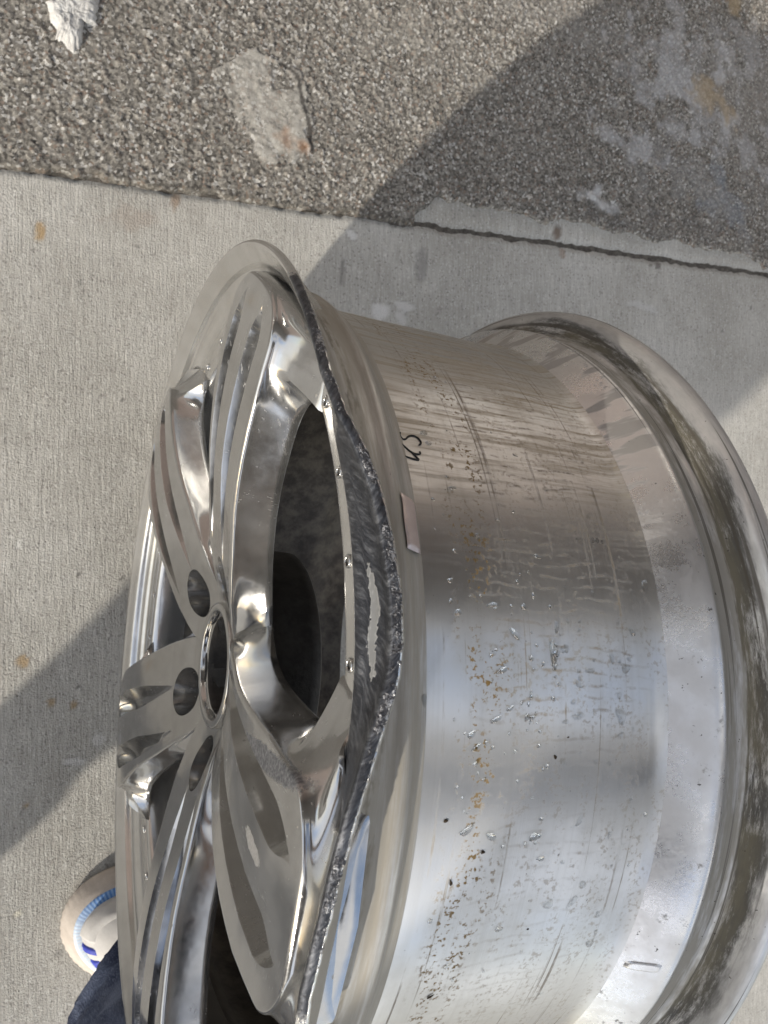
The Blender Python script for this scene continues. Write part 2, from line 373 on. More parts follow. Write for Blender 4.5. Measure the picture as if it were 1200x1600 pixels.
# ------------------------------------------------------------------ metals
def layer(k, stt, mask, color, rough=.75, metal=0.):      # dirt or wear over the metal: mixes colour, metalness and roughness
    c, m_, r_ = stt
    c2 = k.mix(mask, c, color)
    def lerp(x, y):
        mr = k.n('ShaderNodeMix', data_type='FLOAT'); k.val(mr.inputs[0], mask); k.val(mr.inputs[2], x); k.val(mr.inputs[3], y); return mr.outputs[0]
    return (c2, lerp(m_, metal), lerp(r_, rough))
def finish(k, stt, **kw):
    k.l(stt[0], k.b.inputs['Base Color']); k.val(k.b.inputs['Metallic'], stt[1]); k.val(k.b.inputs['Roughness'], stt[2]); k.set(**kw); return k.m
def mat_spoke(name='polished_alloy', scuffs=(), tone=1.0):
    k = NT(name); P = k.obj()
    sm = k.noise(P, 26, 5, .62); fine = k.noise(P, 240, 4, .7)
    ro = k.math('ADD', k.mapr(sm, .3, .75, .085, .19), k.mapr(fine, .35, .75, 0, .05))
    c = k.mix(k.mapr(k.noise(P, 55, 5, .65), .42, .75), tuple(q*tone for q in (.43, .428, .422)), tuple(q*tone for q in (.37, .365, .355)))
    scr_ = k.math('MULTIPLY', k.mapr(k.noise(k.scale(P, 300, 2400, 130), 1.0, 3, .6), .60, .68), k.mapr(k.noise(P, 18, 4, .6), .42, .62))
    scr2 = k.math('MULTIPLY', k.mapr(k.noise(k.scale(P, 300, 160, 2200), 1.0, 3, .6), .62, .69), k.mapr(k.noise(P, 23, 4, .6), .45, .65))
    ro = k.math('ADD', ro, k.math('MULTIPLY', k.math('MAXIMUM', scr_, scr2), .16))
    h = k.math('ADD', k.math('MULTIPLY', k.noise(P, 60, 2, .5), 1.0), k.math('MULTIPLY', fine, .05))
    stt = (c, k.mapr(sm, .3, .7, .94, .84), ro)
    spk = k.math('MULTIPLY', k.mapr(k.noise(P, 330, 2, .5), .70, .76), k.mapr(k.noise(P, 24, 3, .6), .5, .62))
    stt = layer(k, stt, k.math('MULTIPLY', spk, .55), (.20, .165, .11))
    for (cx, cy, cz, rx, rt, ang, dark) in scuffs:       # worn marks with a shape of their own, in the spoke's own frame
        mp = k.n('ShaderNodeMapping', vector_type='TEXTURE'); k.l(P, mp.inputs['Vector'])
        mp.inputs['Location'].default_value = (cx, cy, cz); mp.inputs['Rotation'].default_value = (ang, 0, 0)
        mp.inputs['Scale'].default_value = (.03, rx, rt)
        ln = k.n('ShaderNodeVectorMath', operation='LENGTH'); k.l(mp.outputs[0], ln.inputs[0])
        rg = k.noise(P, 240, 4, .7)
        dd = k.math('ADD', ln.outputs['Value'], k.math('MULTIPLY', k.math('SUBTRACT', rg, .5), .9))
        msk = k.mapr(dd, 1.05, .8)
        stk = k.noise(k.scale(mp.outputs[0], 1, 3, 26), 1.0, 4, .7)
        cc = k.mix(k.mapr(stk, .35, .7), dark, (.30, .30, .31) if dark[0] < .2 else (.62, .61, .6))
        stt = layer(k, stt, msk, cc, .5, .85)
        h = k.math('ADD', h, k.math('MULTIPLY', k.math('MULTIPLY', rg, msk), 1.5))
    return finish(k, stt, Normal=k.bump(h, .10, .0012))
def polar(k):
    a = k.attr('pol', 'Vector'); s = k.sep(a); return a, s[0], s[1], s[2]      # x along the axle, arc length, radius
def mat_barrel():
    k = NT('turned_alloy_stained'); pol, px_, pv, pr = polar(k); P = k.obj()
    lathe_n = k.noise(k.scale(pol, 1500, 6, 1), 1.0, 3, .6)
    lathe2 = k.noise(k.scale(pol, 260, 3, 1), 1.0, 3, .6)
    sm = k.noise(P, 30, 5, .6)
    upper = k.mapr(pv, .055, .13)                                   # far side of the barrel: heavier film
    ro = k.math('ADD', k.mapr(sm, .3, .75, .27, .40), k.math('MULTIPLY', lathe2, .05))
    c = k.mix(k.mapr(sm, .35, .7), (.56, .556, .545), (.50, .49, .465))
    c = k.mix(k.mapr(lathe2, .45, .75, 0, .25), c, (.40, .385, .355))
    stt = (c, k.mapr(sm, .3, .7, .93, .84), ro); k.set(Anisotropic=.85, Anisotropic_Rotation=.25)
    tg = k.n('ShaderNodeTangent', direction_type='RADIAL', axis='X'); k.l(tg.outputs[0], k.b.inputs['Tangent'])
    h = k.math('ADD', k.math('MULTIPLY', lathe_n, .5), k.math('MULTIPLY', lathe2, .5))
    k.l(k.bump(h, .16, .0006), k.b.inputs['Normal'])
    # wavy dried tide lines running along the axle
    wob = k.math('MULTIPLY', k.math('SUBTRACT', k.noise(k.scale(pol, 20, 16, 1), 1.0, 3, .6), .5), .016)
    ph = k.math('ADD', pv, wob)
    fr = k.math('FRACT', k.math('MULTIPLY', ph, 190.0))
    tide = k.mapr(k.math('ABSOLUTE', k.math('SUBTRACT', fr, .5)), .20, .03)
    brk = k.mapr(k.noise(k.scale(pol, 90, 130, 1), 1.0, 5, .7), .44, .66)
    area = k.math('MULTIPLY', k.mapr(px_, .062, .082), k.mapr(px_, .170, .135))
    tide = k.math('MULTIPLY', k.math('MULTIPLY', tide, brk), k.math('MULTIPLY', area, k.mapr(pv, -.03, .07, .22, 1.0)))
    stt = layer(k, stt, k.math('MULTIPLY', tide, .62), (.15, .098, .036))
    # yellowish film on the far side
    film = k.math('MULTIPLY', k.mapr(k.noise(k.scale(pol, 15, 300, 1), 1.0, 5, .7), .44, .64), k.mapr(pv, .06, .16))
    stt = layer(k, stt, k.math('MULTIPLY', film, .55), (.29, .22, .105))
    # rub lines round the barrel
    ln = k.noise(k.scale(pol, 420, 2.5, 1), 1.0, 2, .5); lb = k.noise(k.scale(pol, 70, 16, 1), 1.0, 5, .75)
    lines = k.math('MULTIPLY', k.mapr(ln, .60, .66), k.mapr(lb, .44, .62))
    stt = layer(k, stt, k.math('MULTIPLY', lines, .68), (.17, .125, .07))
    # brown specks, thick in one band near the front
    sp = k.mapr(k.noise(P, 480, 4, .62), .54, .60)
    cl = k.mapr(k.noise(k.scale(pol, 120, 40, 1), 1.0, 3, .6), .42, .58)
    band = k.math('MULTIPLY', k.mapr(px_, .056, .064), k.mapr(px_, .092, .074))
    sp2 = k.math('MULTIPLY', k.math('MULTIPLY', sp, cl), k.math('ADD', k.math('MULTIPLY', band, .9), k.math('MULTIPLY', k.mapr(px_, .06, .1), .28)))
    stt = layer(k, stt, sp2, (.20, .125, .035))
    bl = k.math('MULTIPLY', k.mapr(k.noise(P, 300, 4, .7), .70, .74), .8)
    stt = layer(k, stt, bl, (.045, .03, .016))
    return finish(k, stt)
def mat_rear():
    k = NT('rear_rim_alloy'); pol, px_, pv, pr = polar(k); P = k.obj()
    sm = k.noise(P, 40, 5, .62); fine = k.noise(P, 520, 3, .7)
    ro = k.math('ADD', k.mapr(sm, .3, .75, .22, .36), k.mapr(fine, .4, .7, 0, .1))
    c = k.mix(k.mapr(sm, .35, .7), (.62, .612, .60), (.53, .515, .495))
    stt = (c, k.mapr(sm, .3, .7, .84, .66), ro); k.set(Normal=k.bump(k.math('ADD', sm, k.math('MULTIPLY', fine, .3)), .12, .0008))
    ramp = k.math('MULTIPLY', k.mapr(px_, .166, .171), k.mapr(px_, .192, .186))
    # grey scale on the slope in patches, and short axial streaks on its far side
    sc = k.math('MULTIPLY', k.mapr(k.noise(P, 55, 6, .75), .56, .66), ramp)
    sp = k.mapr(k.noise(P, 420, 3, .6), .45, .62)
    stt = layer(k, stt, k.math('MULTIPLY', k.math('MULTIPLY', sc, sp), .8), (.20, .19, .18))
    stx = k.mapr(k.noise(k.scale(pol, 25, 95, 1), 1.0, 3, .5), .54, .60)
    stt = layer(k, stt, k.math('MULTIPLY', k.math('MULTIPLY', stx, ramp), k.math('MULTIPLY', k.mapr(pv, .085, .12), .62)), (.17, .145, .115))
    # tyre grime in the bead seat and under the flange
    ed = k.math('ADD', px_, k.math('MULTIPLY', k.math('SUBTRACT', k.noise(k.scale(pol, 130, 9, 1), 1.0, 6, .72), .5), .010))
    g1 = k.math('MULTIPLY', k.mapr(ed, .2052, .2066), k.mapr(ed, .2118, .2092))
    g1 = k.math('MULTIPLY', g1, k.mapr(k.noise(k.scale(pol, 420, 30, 1), 1.0, 6, .8), .34, .54))
    stt = layer(k, stt, k.math('MULTIPLY', g1, .93), (.022, .020, .016))
    ol = k.math('MULTIPLY', k.math('MULTIPLY', k.mapr(ed, .190, .193), k.mapr(ed, .211, .207)), k.mapr(k.noise(k.scale(pol, 120, 22, 1), 1.0, 4, .65), .30, .56))
    stt = layer(k, stt, k.math('MULTIPLY', ol, .70), (.15, .13, .085))
    stt = layer(k, stt, k.math('MULTIPLY', k.math('MULTIPLY', k.mapr(px_, .208, .212), k.mapr(k.noise(k.scale(pol, 90, 12, 1), 1.0, 5, .65), .3, .65)), .62), (.13, .122, .108))
    ln = k.math('MULTIPLY', k.mapr(k.noise(k.scale(pol, 620, 5, 1), 1.0, 2, .5), .58, .64), k.mapr(px_, .184, .19))
    stt = layer(k, stt, k.math('MULTIPLY', ln, .8), (.07, .06, .045))
    bk = k.math('MULTIPLY', k.mapr(k.noise(P, 300, 3, .6), .69, .73), .85)
    stt = layer(k, stt, bk, (.04, .033, .025))
    return finish(k, stt)
def mat_lip():
    k = NT('front_lip_alloy'); pol, px_, pv, pr = polar(k); P = k.obj()
    sm = k.noise(P, 38, 5, .62); fine = k.noise(P, 300, 4, .7)
    ro = k.math('ADD', k.mapr(sm, .3, .75, .13, .24), k.mapr(fine, .35, .75, 0, .05))
    c = k.mix(k.mapr(sm, .35, .7), (.58, .575, .56), (.50, .49, .47))
    stt = (c, .86, ro); k.set(Normal=k.bump(k.math('ADD', sm, k.math('MULTIPLY', fine, .08)), .08, .001))
    # tyre grime behind the flange
    back = k.attr('back')
    ed = k.math('ADD', px_, k.math('MULTIPLY', k.math('SUBTRACT', k.noise(k.scale(pol, 150, 30, 1), 1.0, 5, .7), .5), .012))
    g = k.math('MULTIPLY', k.math('MULTIPLY', k.mapr(ed, .0185, .0215), k.mapr(ed, .0265, .0235)), k.mapr(k.noise(k.scale(pol, 200, 50, 1), 1.0, 4, .7), .44, .58))
    stt = layer(k, stt, k.math('MULTIPLY', k.math('MULTIPLY', g, .9), back), (.035, .028, .022))
    fm = k.math('MULTIPLY', k.math('MULTIPLY', k.mapr(k.noise(k.scale(pol, 140, 9, 1), 1.0, 6, .7), .16, .55), back), .80)
    stt = layer(k, stt, fm, (.235, .205, .15), .6)
    stt = layer(k, stt, k.math('MULTIPLY', k.attr('clean'), .9), (.20, .20, .198), .5, .6)
    # kerb rash: coarse dark scrape with bright torn streaks
    s0 = k.attr('scrape'); tear = k.noise(P, 430, 5, .75)
    msk = k.mapr(k.math('ADD', s0, k.math('MULTIPLY', k.math('SUBTRACT', tear, .5), .7)), .42, .58)
    dirv = k.n('ShaderNodeMapping'); k.l(pol, dirv.inputs['Vector']); dirv.inputs['Rotation'].default_value = (0, 0, R_(38))
    stk = k.noise(k.scale(dirv.outputs[0], 760, 95, 90), 1.0, 6, .78)
    big = k.noise(P, 75, 4, .65)
    v = k.math('ADD', k.math('MULTIPLY', stk, .7), k.math('MULTIPLY', big, .3))
    rp = k.n('ShaderNodeValToRGB'); k.l(v, rp.inputs[0]); el = rp.color_ramp.elements
    el[0].position = .34; el[0].color = (.022, .023, .028, 1); el[1].position = .76; el[1].color = (.52, .52, .53, 1)
    e = el.new(.50); e.color = (.062, .065, .074, 1); e = el.new(.61); e.color = (.15, .155, .168, 1)
    edge = k.attr('chip'); chn = k.noise(P, 380, 4, .75)
    cm = k.mapr(k.math('ADD', edge, k.math('MULTIPLY', k.math('SUBTRACT', chn, .5), 1.2)), .5, .62)
    blk = k.mapr(k.noise(P, 420, 5, .8), .58, .48)
    cc = k.mix(cm, rp.outputs[0], k.mix(blk, (.42, .42, .43), (.06, .06, .067)))
    mk = k.math('MAXIMUM', msk, cm)
    stt = layer(k, stt, mk, cc, k.mapr(stk, .3, .7, .32, .50), .80)
    hh = k.math('ADD', k.math('MULTIPLY', k.math('MULTIPLY', stk, mk), .8), k.math('MULTIPLY', k.math('MULTIPLY', chn, cm), 1.6))
    hh = k.math('ADD', hh, k.math('MULTIPLY', sm, .10))
    return finish(k, stt, Normal=k.bump(hh, .6, .0011))
def mat_cast(name, c1, c2, rough=.5, metal=1.0, sc=60):
    k = NT(name); P = k.obj(); n1 = k.noise(P, sc, 5, .7)
    c = k.mix(k.mapr(n1, .35, .65), c1, c2)
    return k.set(Base_Color=c, Metallic=metal, Roughness=rough, Normal=k.bump(k.noise(P, sc*5, 4, .7), .3, .001))
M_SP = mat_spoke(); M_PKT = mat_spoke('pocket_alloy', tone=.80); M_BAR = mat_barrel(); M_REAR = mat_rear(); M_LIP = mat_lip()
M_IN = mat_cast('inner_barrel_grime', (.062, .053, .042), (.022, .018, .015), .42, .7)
M_PAD = mat_cast('hub_pad_grime', (.05, .046, .042), (.02, .018, .016), .6, .3)

# ------------------------------------------------------------------ the wheel
wheel = empty('alloy_wheel', (0, 0, 0))
tag(wheel, 'bent silver five-spoke alloy car wheel standing upright on the concrete', 'car wheel')
def chaikin(p, n=2):
    p = np.asarray(p, float)
    for _ in range(n):
        q = .75*p[:-1] + .25*p[1:]; r = .25*p[:-1] + .75*p[1:]
        mid = np.empty((2*len(q), p.shape[1])); mid[0::2] = q; mid[1::2] = r
        p = np.vstack([p[:1], mid, p[-1:]])
    return p
# how far the flange is pushed back at each angle (degrees from the top of the wheel towards +y)
DT = np.array([-40, -20, -13, -9, -4, -.1, 3.8, 6.9, 9.6, 12.4, 15.7, 20.2, 24.5, 28.4, 31.4, 36, 42, 60])
DX = np.array([0, 0, -.0025, -.0012, .0016, .0050, .0103, .0153, .0195, .0212, .0211, .0189, .0157, .0101, .0045, .0008, 0, 0])
def dent(theta):
    d = (np.degrees(theta) + 180) % 360 - 180
    return np.interp(d, DT, DX)
def lathe(name, prof, nseg, mat, parent, deform=None, flip=False):
    th = np.linspace(-math.pi, math.pi, nseg+1)
    p = np.asarray(prof)
    T, Xp = np.meshgrid(th, p[:, 0], indexing='ij'); _, Rp = np.meshgrid(th, p[:, 1], indexing='ij')
    x, r = Xp.copy(), Rp.copy()
    if deform: x, r = deform(x, r, T)
    V = np.stack([x, r*np.sin(T), ZC + r*np.cos(T)], -1)
    o = grid_obj(name, V, mat, parent, flip=flip)
    vattr(o, 'pol', np.stack([Xp, T*.234, Rp], -1), 'FLOAT_VECTOR')
    return o, Xp, Rp, T
lip_prof = chaikin([(.046, .2150), (.034, .2155), (.0250, .2165), (.0200, .2178), (.0180, .2205), (.0176, .2280), (.0174, .2360), (.0160, .2400), (.0132, .2425),
                    (.0118, .2445), (.0112, .2464), (.0100, .2476), (.0076, .2481), (.0060, .2486), (.0042, .2508), (.0014, .2548), (-.0006, .2572), (-.0009, .2590), (.0004, .2602), (.0020, .2604), (.0036, .2599), (.0046, .2586),
                    (.0058, .2555), (.0080, .2505), (.0132, .2462), (.0150, .2430), (.0190, .2404), (.0250, .2393), (.0300, .2393), (.0322, .2401), (.0345, .2406), (.0370, .2399), (.0392, .2378), (.0418, .2355), (.046, .2345)], 2)
def lip_def(x, r, T):
    d = dent(T)
    w = sst(.2380, .2600, r) * sst(.034, .014, x)
    bulge = np.maximum(d, 0)
    fr_ = np.arange(x.shape[1])[None, :] <= int(lip_prof[:, 1].argmax())
    gz = sst(-6, 2, np.degrees(T))*sst(39, 33, np.degrees(T))*fr_*sst(.2385, .2412, r)*sst(.2512, .2506, r)
    xl = np.interp(r, [.2385, .2410, .2508], [.0150, .0102, .0042]); x = x*(1-gz) + xl*gz
    x2 = x + d*w*.93 + .0012*sst(.004, .02, d)*sst(.226, .240, r)*(x < .02)*(1-w)
    flat = sst(.006, .018, bulge)
    r2 = r - .0012*flat*w
    nz = fbm(T*180, r*700, 21, 4) - .5
    lipzone = .6*sst(.2580, .2602, r)*(x < .012)
    rough_zone = np.clip(sst(-.35, -.05, T)*sst(1.05, .75, T), 0, 1)
    x2 = x2 + nz*.0009*lipzone*rough_zone; r2 = r2 + (fbm(T*210, x*600, 33, 4)-.5)*.0018*lipzone*rough_zone
    return x2, r2
lip, Xp, Rp, T = lathe('front_lip', lip_prof, 1500, M_LIP, wheel, lip_def)
deg = np.degrees(T)
ix = np.arange(lip_prof.shape[0]); tip = int(lip_prof[:, 1].argmax())
front_side = (ix <= tip+1)[None, :].astype(float)*np.ones_like(Rp)
scr = sst(.2412, .2428, Rp)*front_side*sst(-6, 1, deg)*sst(36, 27, deg)
scr = np.maximum(scr, sst(.2560, .2580, Rp)*front_side*sst(-22, -8, deg)*sst(60, 44, deg))
clean = sst(4.2, 2.2, np.abs(deg-15.5) + 0)*sst(.0017, .0009, np.abs(Rp - .2505 - .00008*(deg-15)))   # smooth strip left inside the scrape
clean = sst(5.8, 4.0, np.abs(deg-14))*sst(.0023, .0010, np.abs(Rp - .2500 - .0007*np.sin(deg*.9)) + .0013*(fbm(deg*4.5, Rp*1500, 7, 5)-.5)*2 + .0010*sst(1.5, 5.5, np.abs(deg-14)))
vattr(lip, 'scrape', scr*(1-clean)); vattr(lip, 'clean', clean)
ch = sst(.2582, .2598, Rp)*(ix <= tip+4)[None, :]*sst(-30, -4, deg)*sst(64, 38, deg)
vattr(lip, 'chip', ch*(.10 + .78*fbm(T*38, Rp*0+.4, 91, 5)))
vattr(lip, 'back', (ix > tip+3)[None, :]*np.ones_like(Rp))
bar_prof = [(x_, .2342 + .0003*math.sin(x_*60)) for x_ in np.linspace(.0455, .160, 60)]
bar_prof = np.vstack([bar_prof, chaikin([(.1605, .2342), (.1645, .2342), (.1680, .2352), (.1700, .2362)], 2)])
barrel, *_ = lathe('barrel', bar_prof, 720, M_BAR, wheel)
rear_prof = chaikin([(.1690, .2352), (.1710, .2368), (.1770, .2415), (.1830, .2460), (.1870, .2486), (.1905, .2496), (.1925, .2488), (.1945, .2478), (.2000, .2479), (.2040, .2484),
                     (.2065, .2500), (.2085, .2535), (.2100, .2580), (.2115, .2625), (.2135, .2658), (.2165, .2674), (.2195, .2674), (.2216, .2660), (.2222, .2630), (.2216, .2590), (.2200, .2540), (.2190, .2480), (.2150, .2400)], 2)
rear, *_ = lathe('rear_flange', rear_prof, 900, M_REAR, wheel)
inner_prof = chaikin([(.2150, .2400), (.2050, .2385), (.1880, .2360), (.1700, .2270), (.1600, .2255), (.0600, .2255), (.0500, .2170), (.0460, .2150)], 2)
inner, *_ = lathe('inner_barrel', inner_prof, 300, M_IN, wheel)

# spokes
def x_top(r): return np.interp(r, [.03, .042, .052, .065, .08, .095, .11, .125, .14, .155, .17, .185, .2, .215, .23, .24, .25],
                               [.0250, .0240, .0215, .0160, .0112, .0078, .0048, .0018, -.0008, -.0027, -.0040, -.0047, -.0049, -.0044, -.0034, -.0025, -.0016])
def half_w(r): return np.minimum(r*R_(36)-.00002, np.interp(r, [.03, .05, .058, .07, .085, .11, .14, .17, .2, .23, .255], [.02, .0330, .0345, .0365, .0380, .0400, .0418, .0448, .0475, .0465, .0450]))
def spoke_mesh():
    rs = np.concatenate([np.linspace(.0345, .09, 34), np.linspace(.0925, .235, 60), np.linspace(.2365, .2430, 9), .2432 + .0030*np.sin(np.linspace(.15, math.pi/2, 9))])
    nend = 9
    cosn = lambda n: .5 - .5*np.cos(np.linspace(0, math.pi, n))
    rows = []
    for i, r in enumerate(rs):
        w = float(half_w(r)); xt = float(x_top(r))
        if r > .226: w *= math.sqrt(max(.02, 1-((r-.226)/(.2466-.226))**2.4))
        Rr = .0022*float(sst(.054, .072, r)) + 1e-5
        dep = float(np.interp(r, [.03, .06, .09, .12, .16, .2, .23, .238, .242, .25], [.026, .026, .0245, .0240, .0240, .0250, .0245, .0210, .0125, .0110]))
        ro_ = .027; fo = ro_ - math.sqrt(max(0., ro_**2 - min(max(r-(.2180-ro_), 0.), ro_)**2))
        fl = float(sst(.040, .048, r))*(.0035 + .021*(1-float(sst(.060, .112, r)))) + fo
        wf = w - Rr
        # two pockets: wide in the middle, pointed at the hub
        k1 = float(sst(.078, .150, r))*float(sst(.2365, .215, r)); k2 = float(sst(.070, .150, r))*float(sst(.2365, .218, r))
        c1 = np.interp(r, [.07, .12, .19, .24], [.80, .74, .56, .46]); h1 = .205*k1**.6 + .002
        c2 = np.interp(r, [.07, .12, .19, .24], [-.10, -.22, -.40, -.50]); h2 = .215*k2**.6 + .002
        u = [-1, c2-h2, c2+h2, c1-h1, c1+h1, 1]
        t_, x_ = [], []
        def seg(a, b, n, depth=0., skew=0.):
            for q in cosn(n)[:-1]:
                v = 2*q-1
                t_.append((a + (b-a)*q)*wf); x_.append(depth*max(0., (1-abs(v)**2.6))*(1+skew*v))
        seg(u[0], u[1], 9); seg(u[1], u[2], 19, .0135*k2, .25); seg(u[2], u[3], 11); seg(u[3], u[4], 19, .0135*k1, .25); seg(u[4], u[5], 9)
        t_.append(wf); x_.append(0.)
        t_ = np.array(t_); x_ = np.array(x_)
        crown = .0006*(1-(t_/max(w, 1e-6))**2)*float(sst(.08, .14, r))
        x_ = xt + x_ - crown
        drop = 0.
        if i >= len(rs)-nend:
            a_ = np.linspace(.15, math.pi/2, nend)[i-(len(rs)-nend)]; drop = .0100*(1-math.cos(a_))**1.15
        x_ = x_ + drop
        e0 = xt - 0*crown[0] + drop
        ang = np.linspace(0, math.pi/2, 6)[1:]
        rt = [(wf + Rr*math.sin(a), e0 + Rr*(1-math.cos(a))) for a in ang]
        wl = [(w + fl*q**1.45, e0 + Rr + (dep-Rr-.002)*q) for q in (.05, .12, .2, .3, .4, .5, .6, .7, .78, .86, .96)]
        bk = [(w + fl - .0006, e0+dep-.0006), (w + fl - .003, e0+dep), (0., e0+dep+.001)]
        right = rt + wl + bk
        left = [(-a, b) for a, b in right[:-1]][::-1]
        ring = [(a, b) for a, b in zip(t_, x_)] + right + left
        rows.append([(b, r*math.sin(a/r), r*math.cos(a/r)) for a, b in ring])
    V = np.array(rows); n, k = V.shape[:2]
    idx = np.arange(n*k).reshape(n, k); idw = np.concatenate([idx, idx[:, :1]], 1)
    F = np.stack([idw[:-1, :-1], idw[1:, :-1], idw[1:, 1:], idw[:-1, 1:]], -1).reshape(-1, 4).tolist()
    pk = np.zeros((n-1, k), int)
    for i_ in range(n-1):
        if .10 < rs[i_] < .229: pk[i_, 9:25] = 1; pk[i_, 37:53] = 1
    F.append(list(idx[0])); F.append(list(idx[-1][::-1]))
    me = bpy.data.meshes.new('spoke'); me.from_pydata(V.reshape(-1, 3).tolist(), [], F); me.update()
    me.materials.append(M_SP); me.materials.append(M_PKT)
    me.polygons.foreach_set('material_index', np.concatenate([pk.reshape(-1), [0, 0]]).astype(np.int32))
    bm = bmesh.new(); bm.from_mesh(me); bmesh.ops.recalc_face_normals(bm, faces=bm.faces); bm.to_mesh(me); bm.free()
    return me
LUG_R, LUG_A = .0600, R_(3)
def cutter():
    bm = bmesh.new()
    pr = [(.0, -.02), (.0170, -.02), (.0166, .0190), (.0158, .0262), (.0150, .0420), (.0085, .0440), (.0, .0440)]
    n = 56; rings = []
    for r_, x_ in pr[1:-1]:
        rings.append([bm.verts.new((x_, r_*math.sin(2*math.pi*i/n), r_*math.cos(2*math.pi*i/n))) for i in range(n)])
    for a, b in zip(rings[:-1], rings[1:]):
        for i in range(n): bm.faces.new((a[i], a[(i+1) % n], b[(i+1) % n], b[i]))
    bm.faces.new(rings[0]); bm.faces.new(rings[-1][::-1])
    bmesh.ops.recalc_face_normals(bm, faces=bm.faces)
    me = bpy.data.meshes.new('cut'); bm.to_mesh(me); bm.free(); return me
sm_ = spoke_mesh(); tmp = bpy.data.objects.new('tmp', sm_); col.objects.link(tmp)
cm_ = cutter(); cm_.materials.append(M_SP)
cu = bpy.data.objects.new('cut', cm_); col.objects.link(cu)
cu.location = (0, LUG_R*math.sin(LUG_A), LUG_R*math.cos(LUG_A))
md = tmp.modifiers.new('b', 'BOOLEAN'); md.operation = 'DIFFERENCE'; md.object = cu; md.solver = 'EXACT'
bpy.context.view_layer.update()
dg = bpy.context.evaluated_depsgraph_get()
spoke_me = bpy.data.meshes.new_from_object(tmp.evaluated_get(dg)); spoke_me.name = 'spoke'
bpy.data.objects.remove(tmp); bpy.data.objects.remove(cu)
spoke_me.polygons.foreach_set('use_smooth', [True]*len(spoke_me.polygons))
try: spoke_me.set_sharp_from_angle(angle=R_(38))
except Exception: pass
C0 = -10.5
M_SPE = mat_spoke('polished_alloy_scuffed', [(.0, .0385, .198, .0050, .036, R_(-11), (.11, .115, .13)), (.0, .004, .200, .0035, .012, R_(8), (.36, .355, .35))])
for kx in range(5):
    me_ = spoke_me if kx else spoke_me.copy()
    if kx == 0: me_.materials[0] = M_SPE
    o = bpy.data.objects.new('spoke', me_); col.objects.link(o); o.parent = wheel
    o.location = (0, 0, ZC); o.rotation_euler = (-R_(C0+72*kx), 0, 0)
    if kx == 0: o['label'] = 'spoke with a long grey scuff along its edge'
bore, *_ = lathe('hub_bore', chaikin([(.064, .0300), (.040, .0300), (.0290, .0302), (.0262, .0312)], 1), 120, M_PAD, wheel)
hub_prof = chaikin([(.0262, .0312), (.0255, .0330), (.0252, .0338), (.0225, .0343), (.0216, .0352), (.0214, .0378), (.0219, .0396), (.0236, .0402), (.028, .0404)], 2)
hubr, *_ = lathe('hub_ring', hub_prof, 160, M_SP, wheel)
pad_prof = chaikin([(.030, .074), (.046, .076), (.066, .076), (.068, .074), (.068, .031), (.062, .0295), (.030, .0295)], 1)
pad, *_ = lathe('hub_pad', pad_prof, 160, M_PAD, wheel)
# rivets on the ledge inside the lip, four in every window
def rivet_mesh():
    pr = [(.0004, .0042), (-.0007, .0041), (-.0012, .0036), (-.0011, .0031), (-.0004, .0027), (.0022, .0025), (.0024, .0)]
    n = 18; v = []; f = []
    for x_, r_ in pr[:-1]: v += [(x_, r_*math.sin(2*math.pi*i/n), r_*math.cos(2*math.pi*i/n)) for i in range(n)]
    v.append((pr[-1][0], 0, 0)); c = len(v)-1
    for j in range(len(pr)-2): f += [(j*n+i, j*n+(i+1) % n, (j+1)*n+(i+1) % n, (j+1)*n+i) for i in range(n)]
    j = len(pr)-2; f += [(j*n+i, j*n+(i+1) % n, c) for i in range(n)]
    me = bpy.data.meshes.new('rivet'); me.from_pydata(v, [], f)
    me.materials.append(M_SP); me.materials.append(M_PAD)
    for p_ in me.polygons:
        p_.use_smooth = True
        if p_.index >= (len(pr)-3)*n: p_.material_index = 1
    bm = bmesh.new(); bm.from_mesh(me); bmesh.ops.recalc_face_normals(bm, faces=bm.faces); bm.to_mesh(me); bm.free(); return me
rme = rivet_mesh()
for kx in range(5):
    for dA in (-15, -5, 5, 15):
        a = R_(C0 + 36 + 72*kx + dA + 0); rr = .2270
        o = bpy.data.objects.new('rivet', rme); col.objects.link(o); o.parent = wheel
        o.scale = (.68, .68, .68); o.location = (.0174, rr*math.sin(a), ZC + rr*math.cos(a))

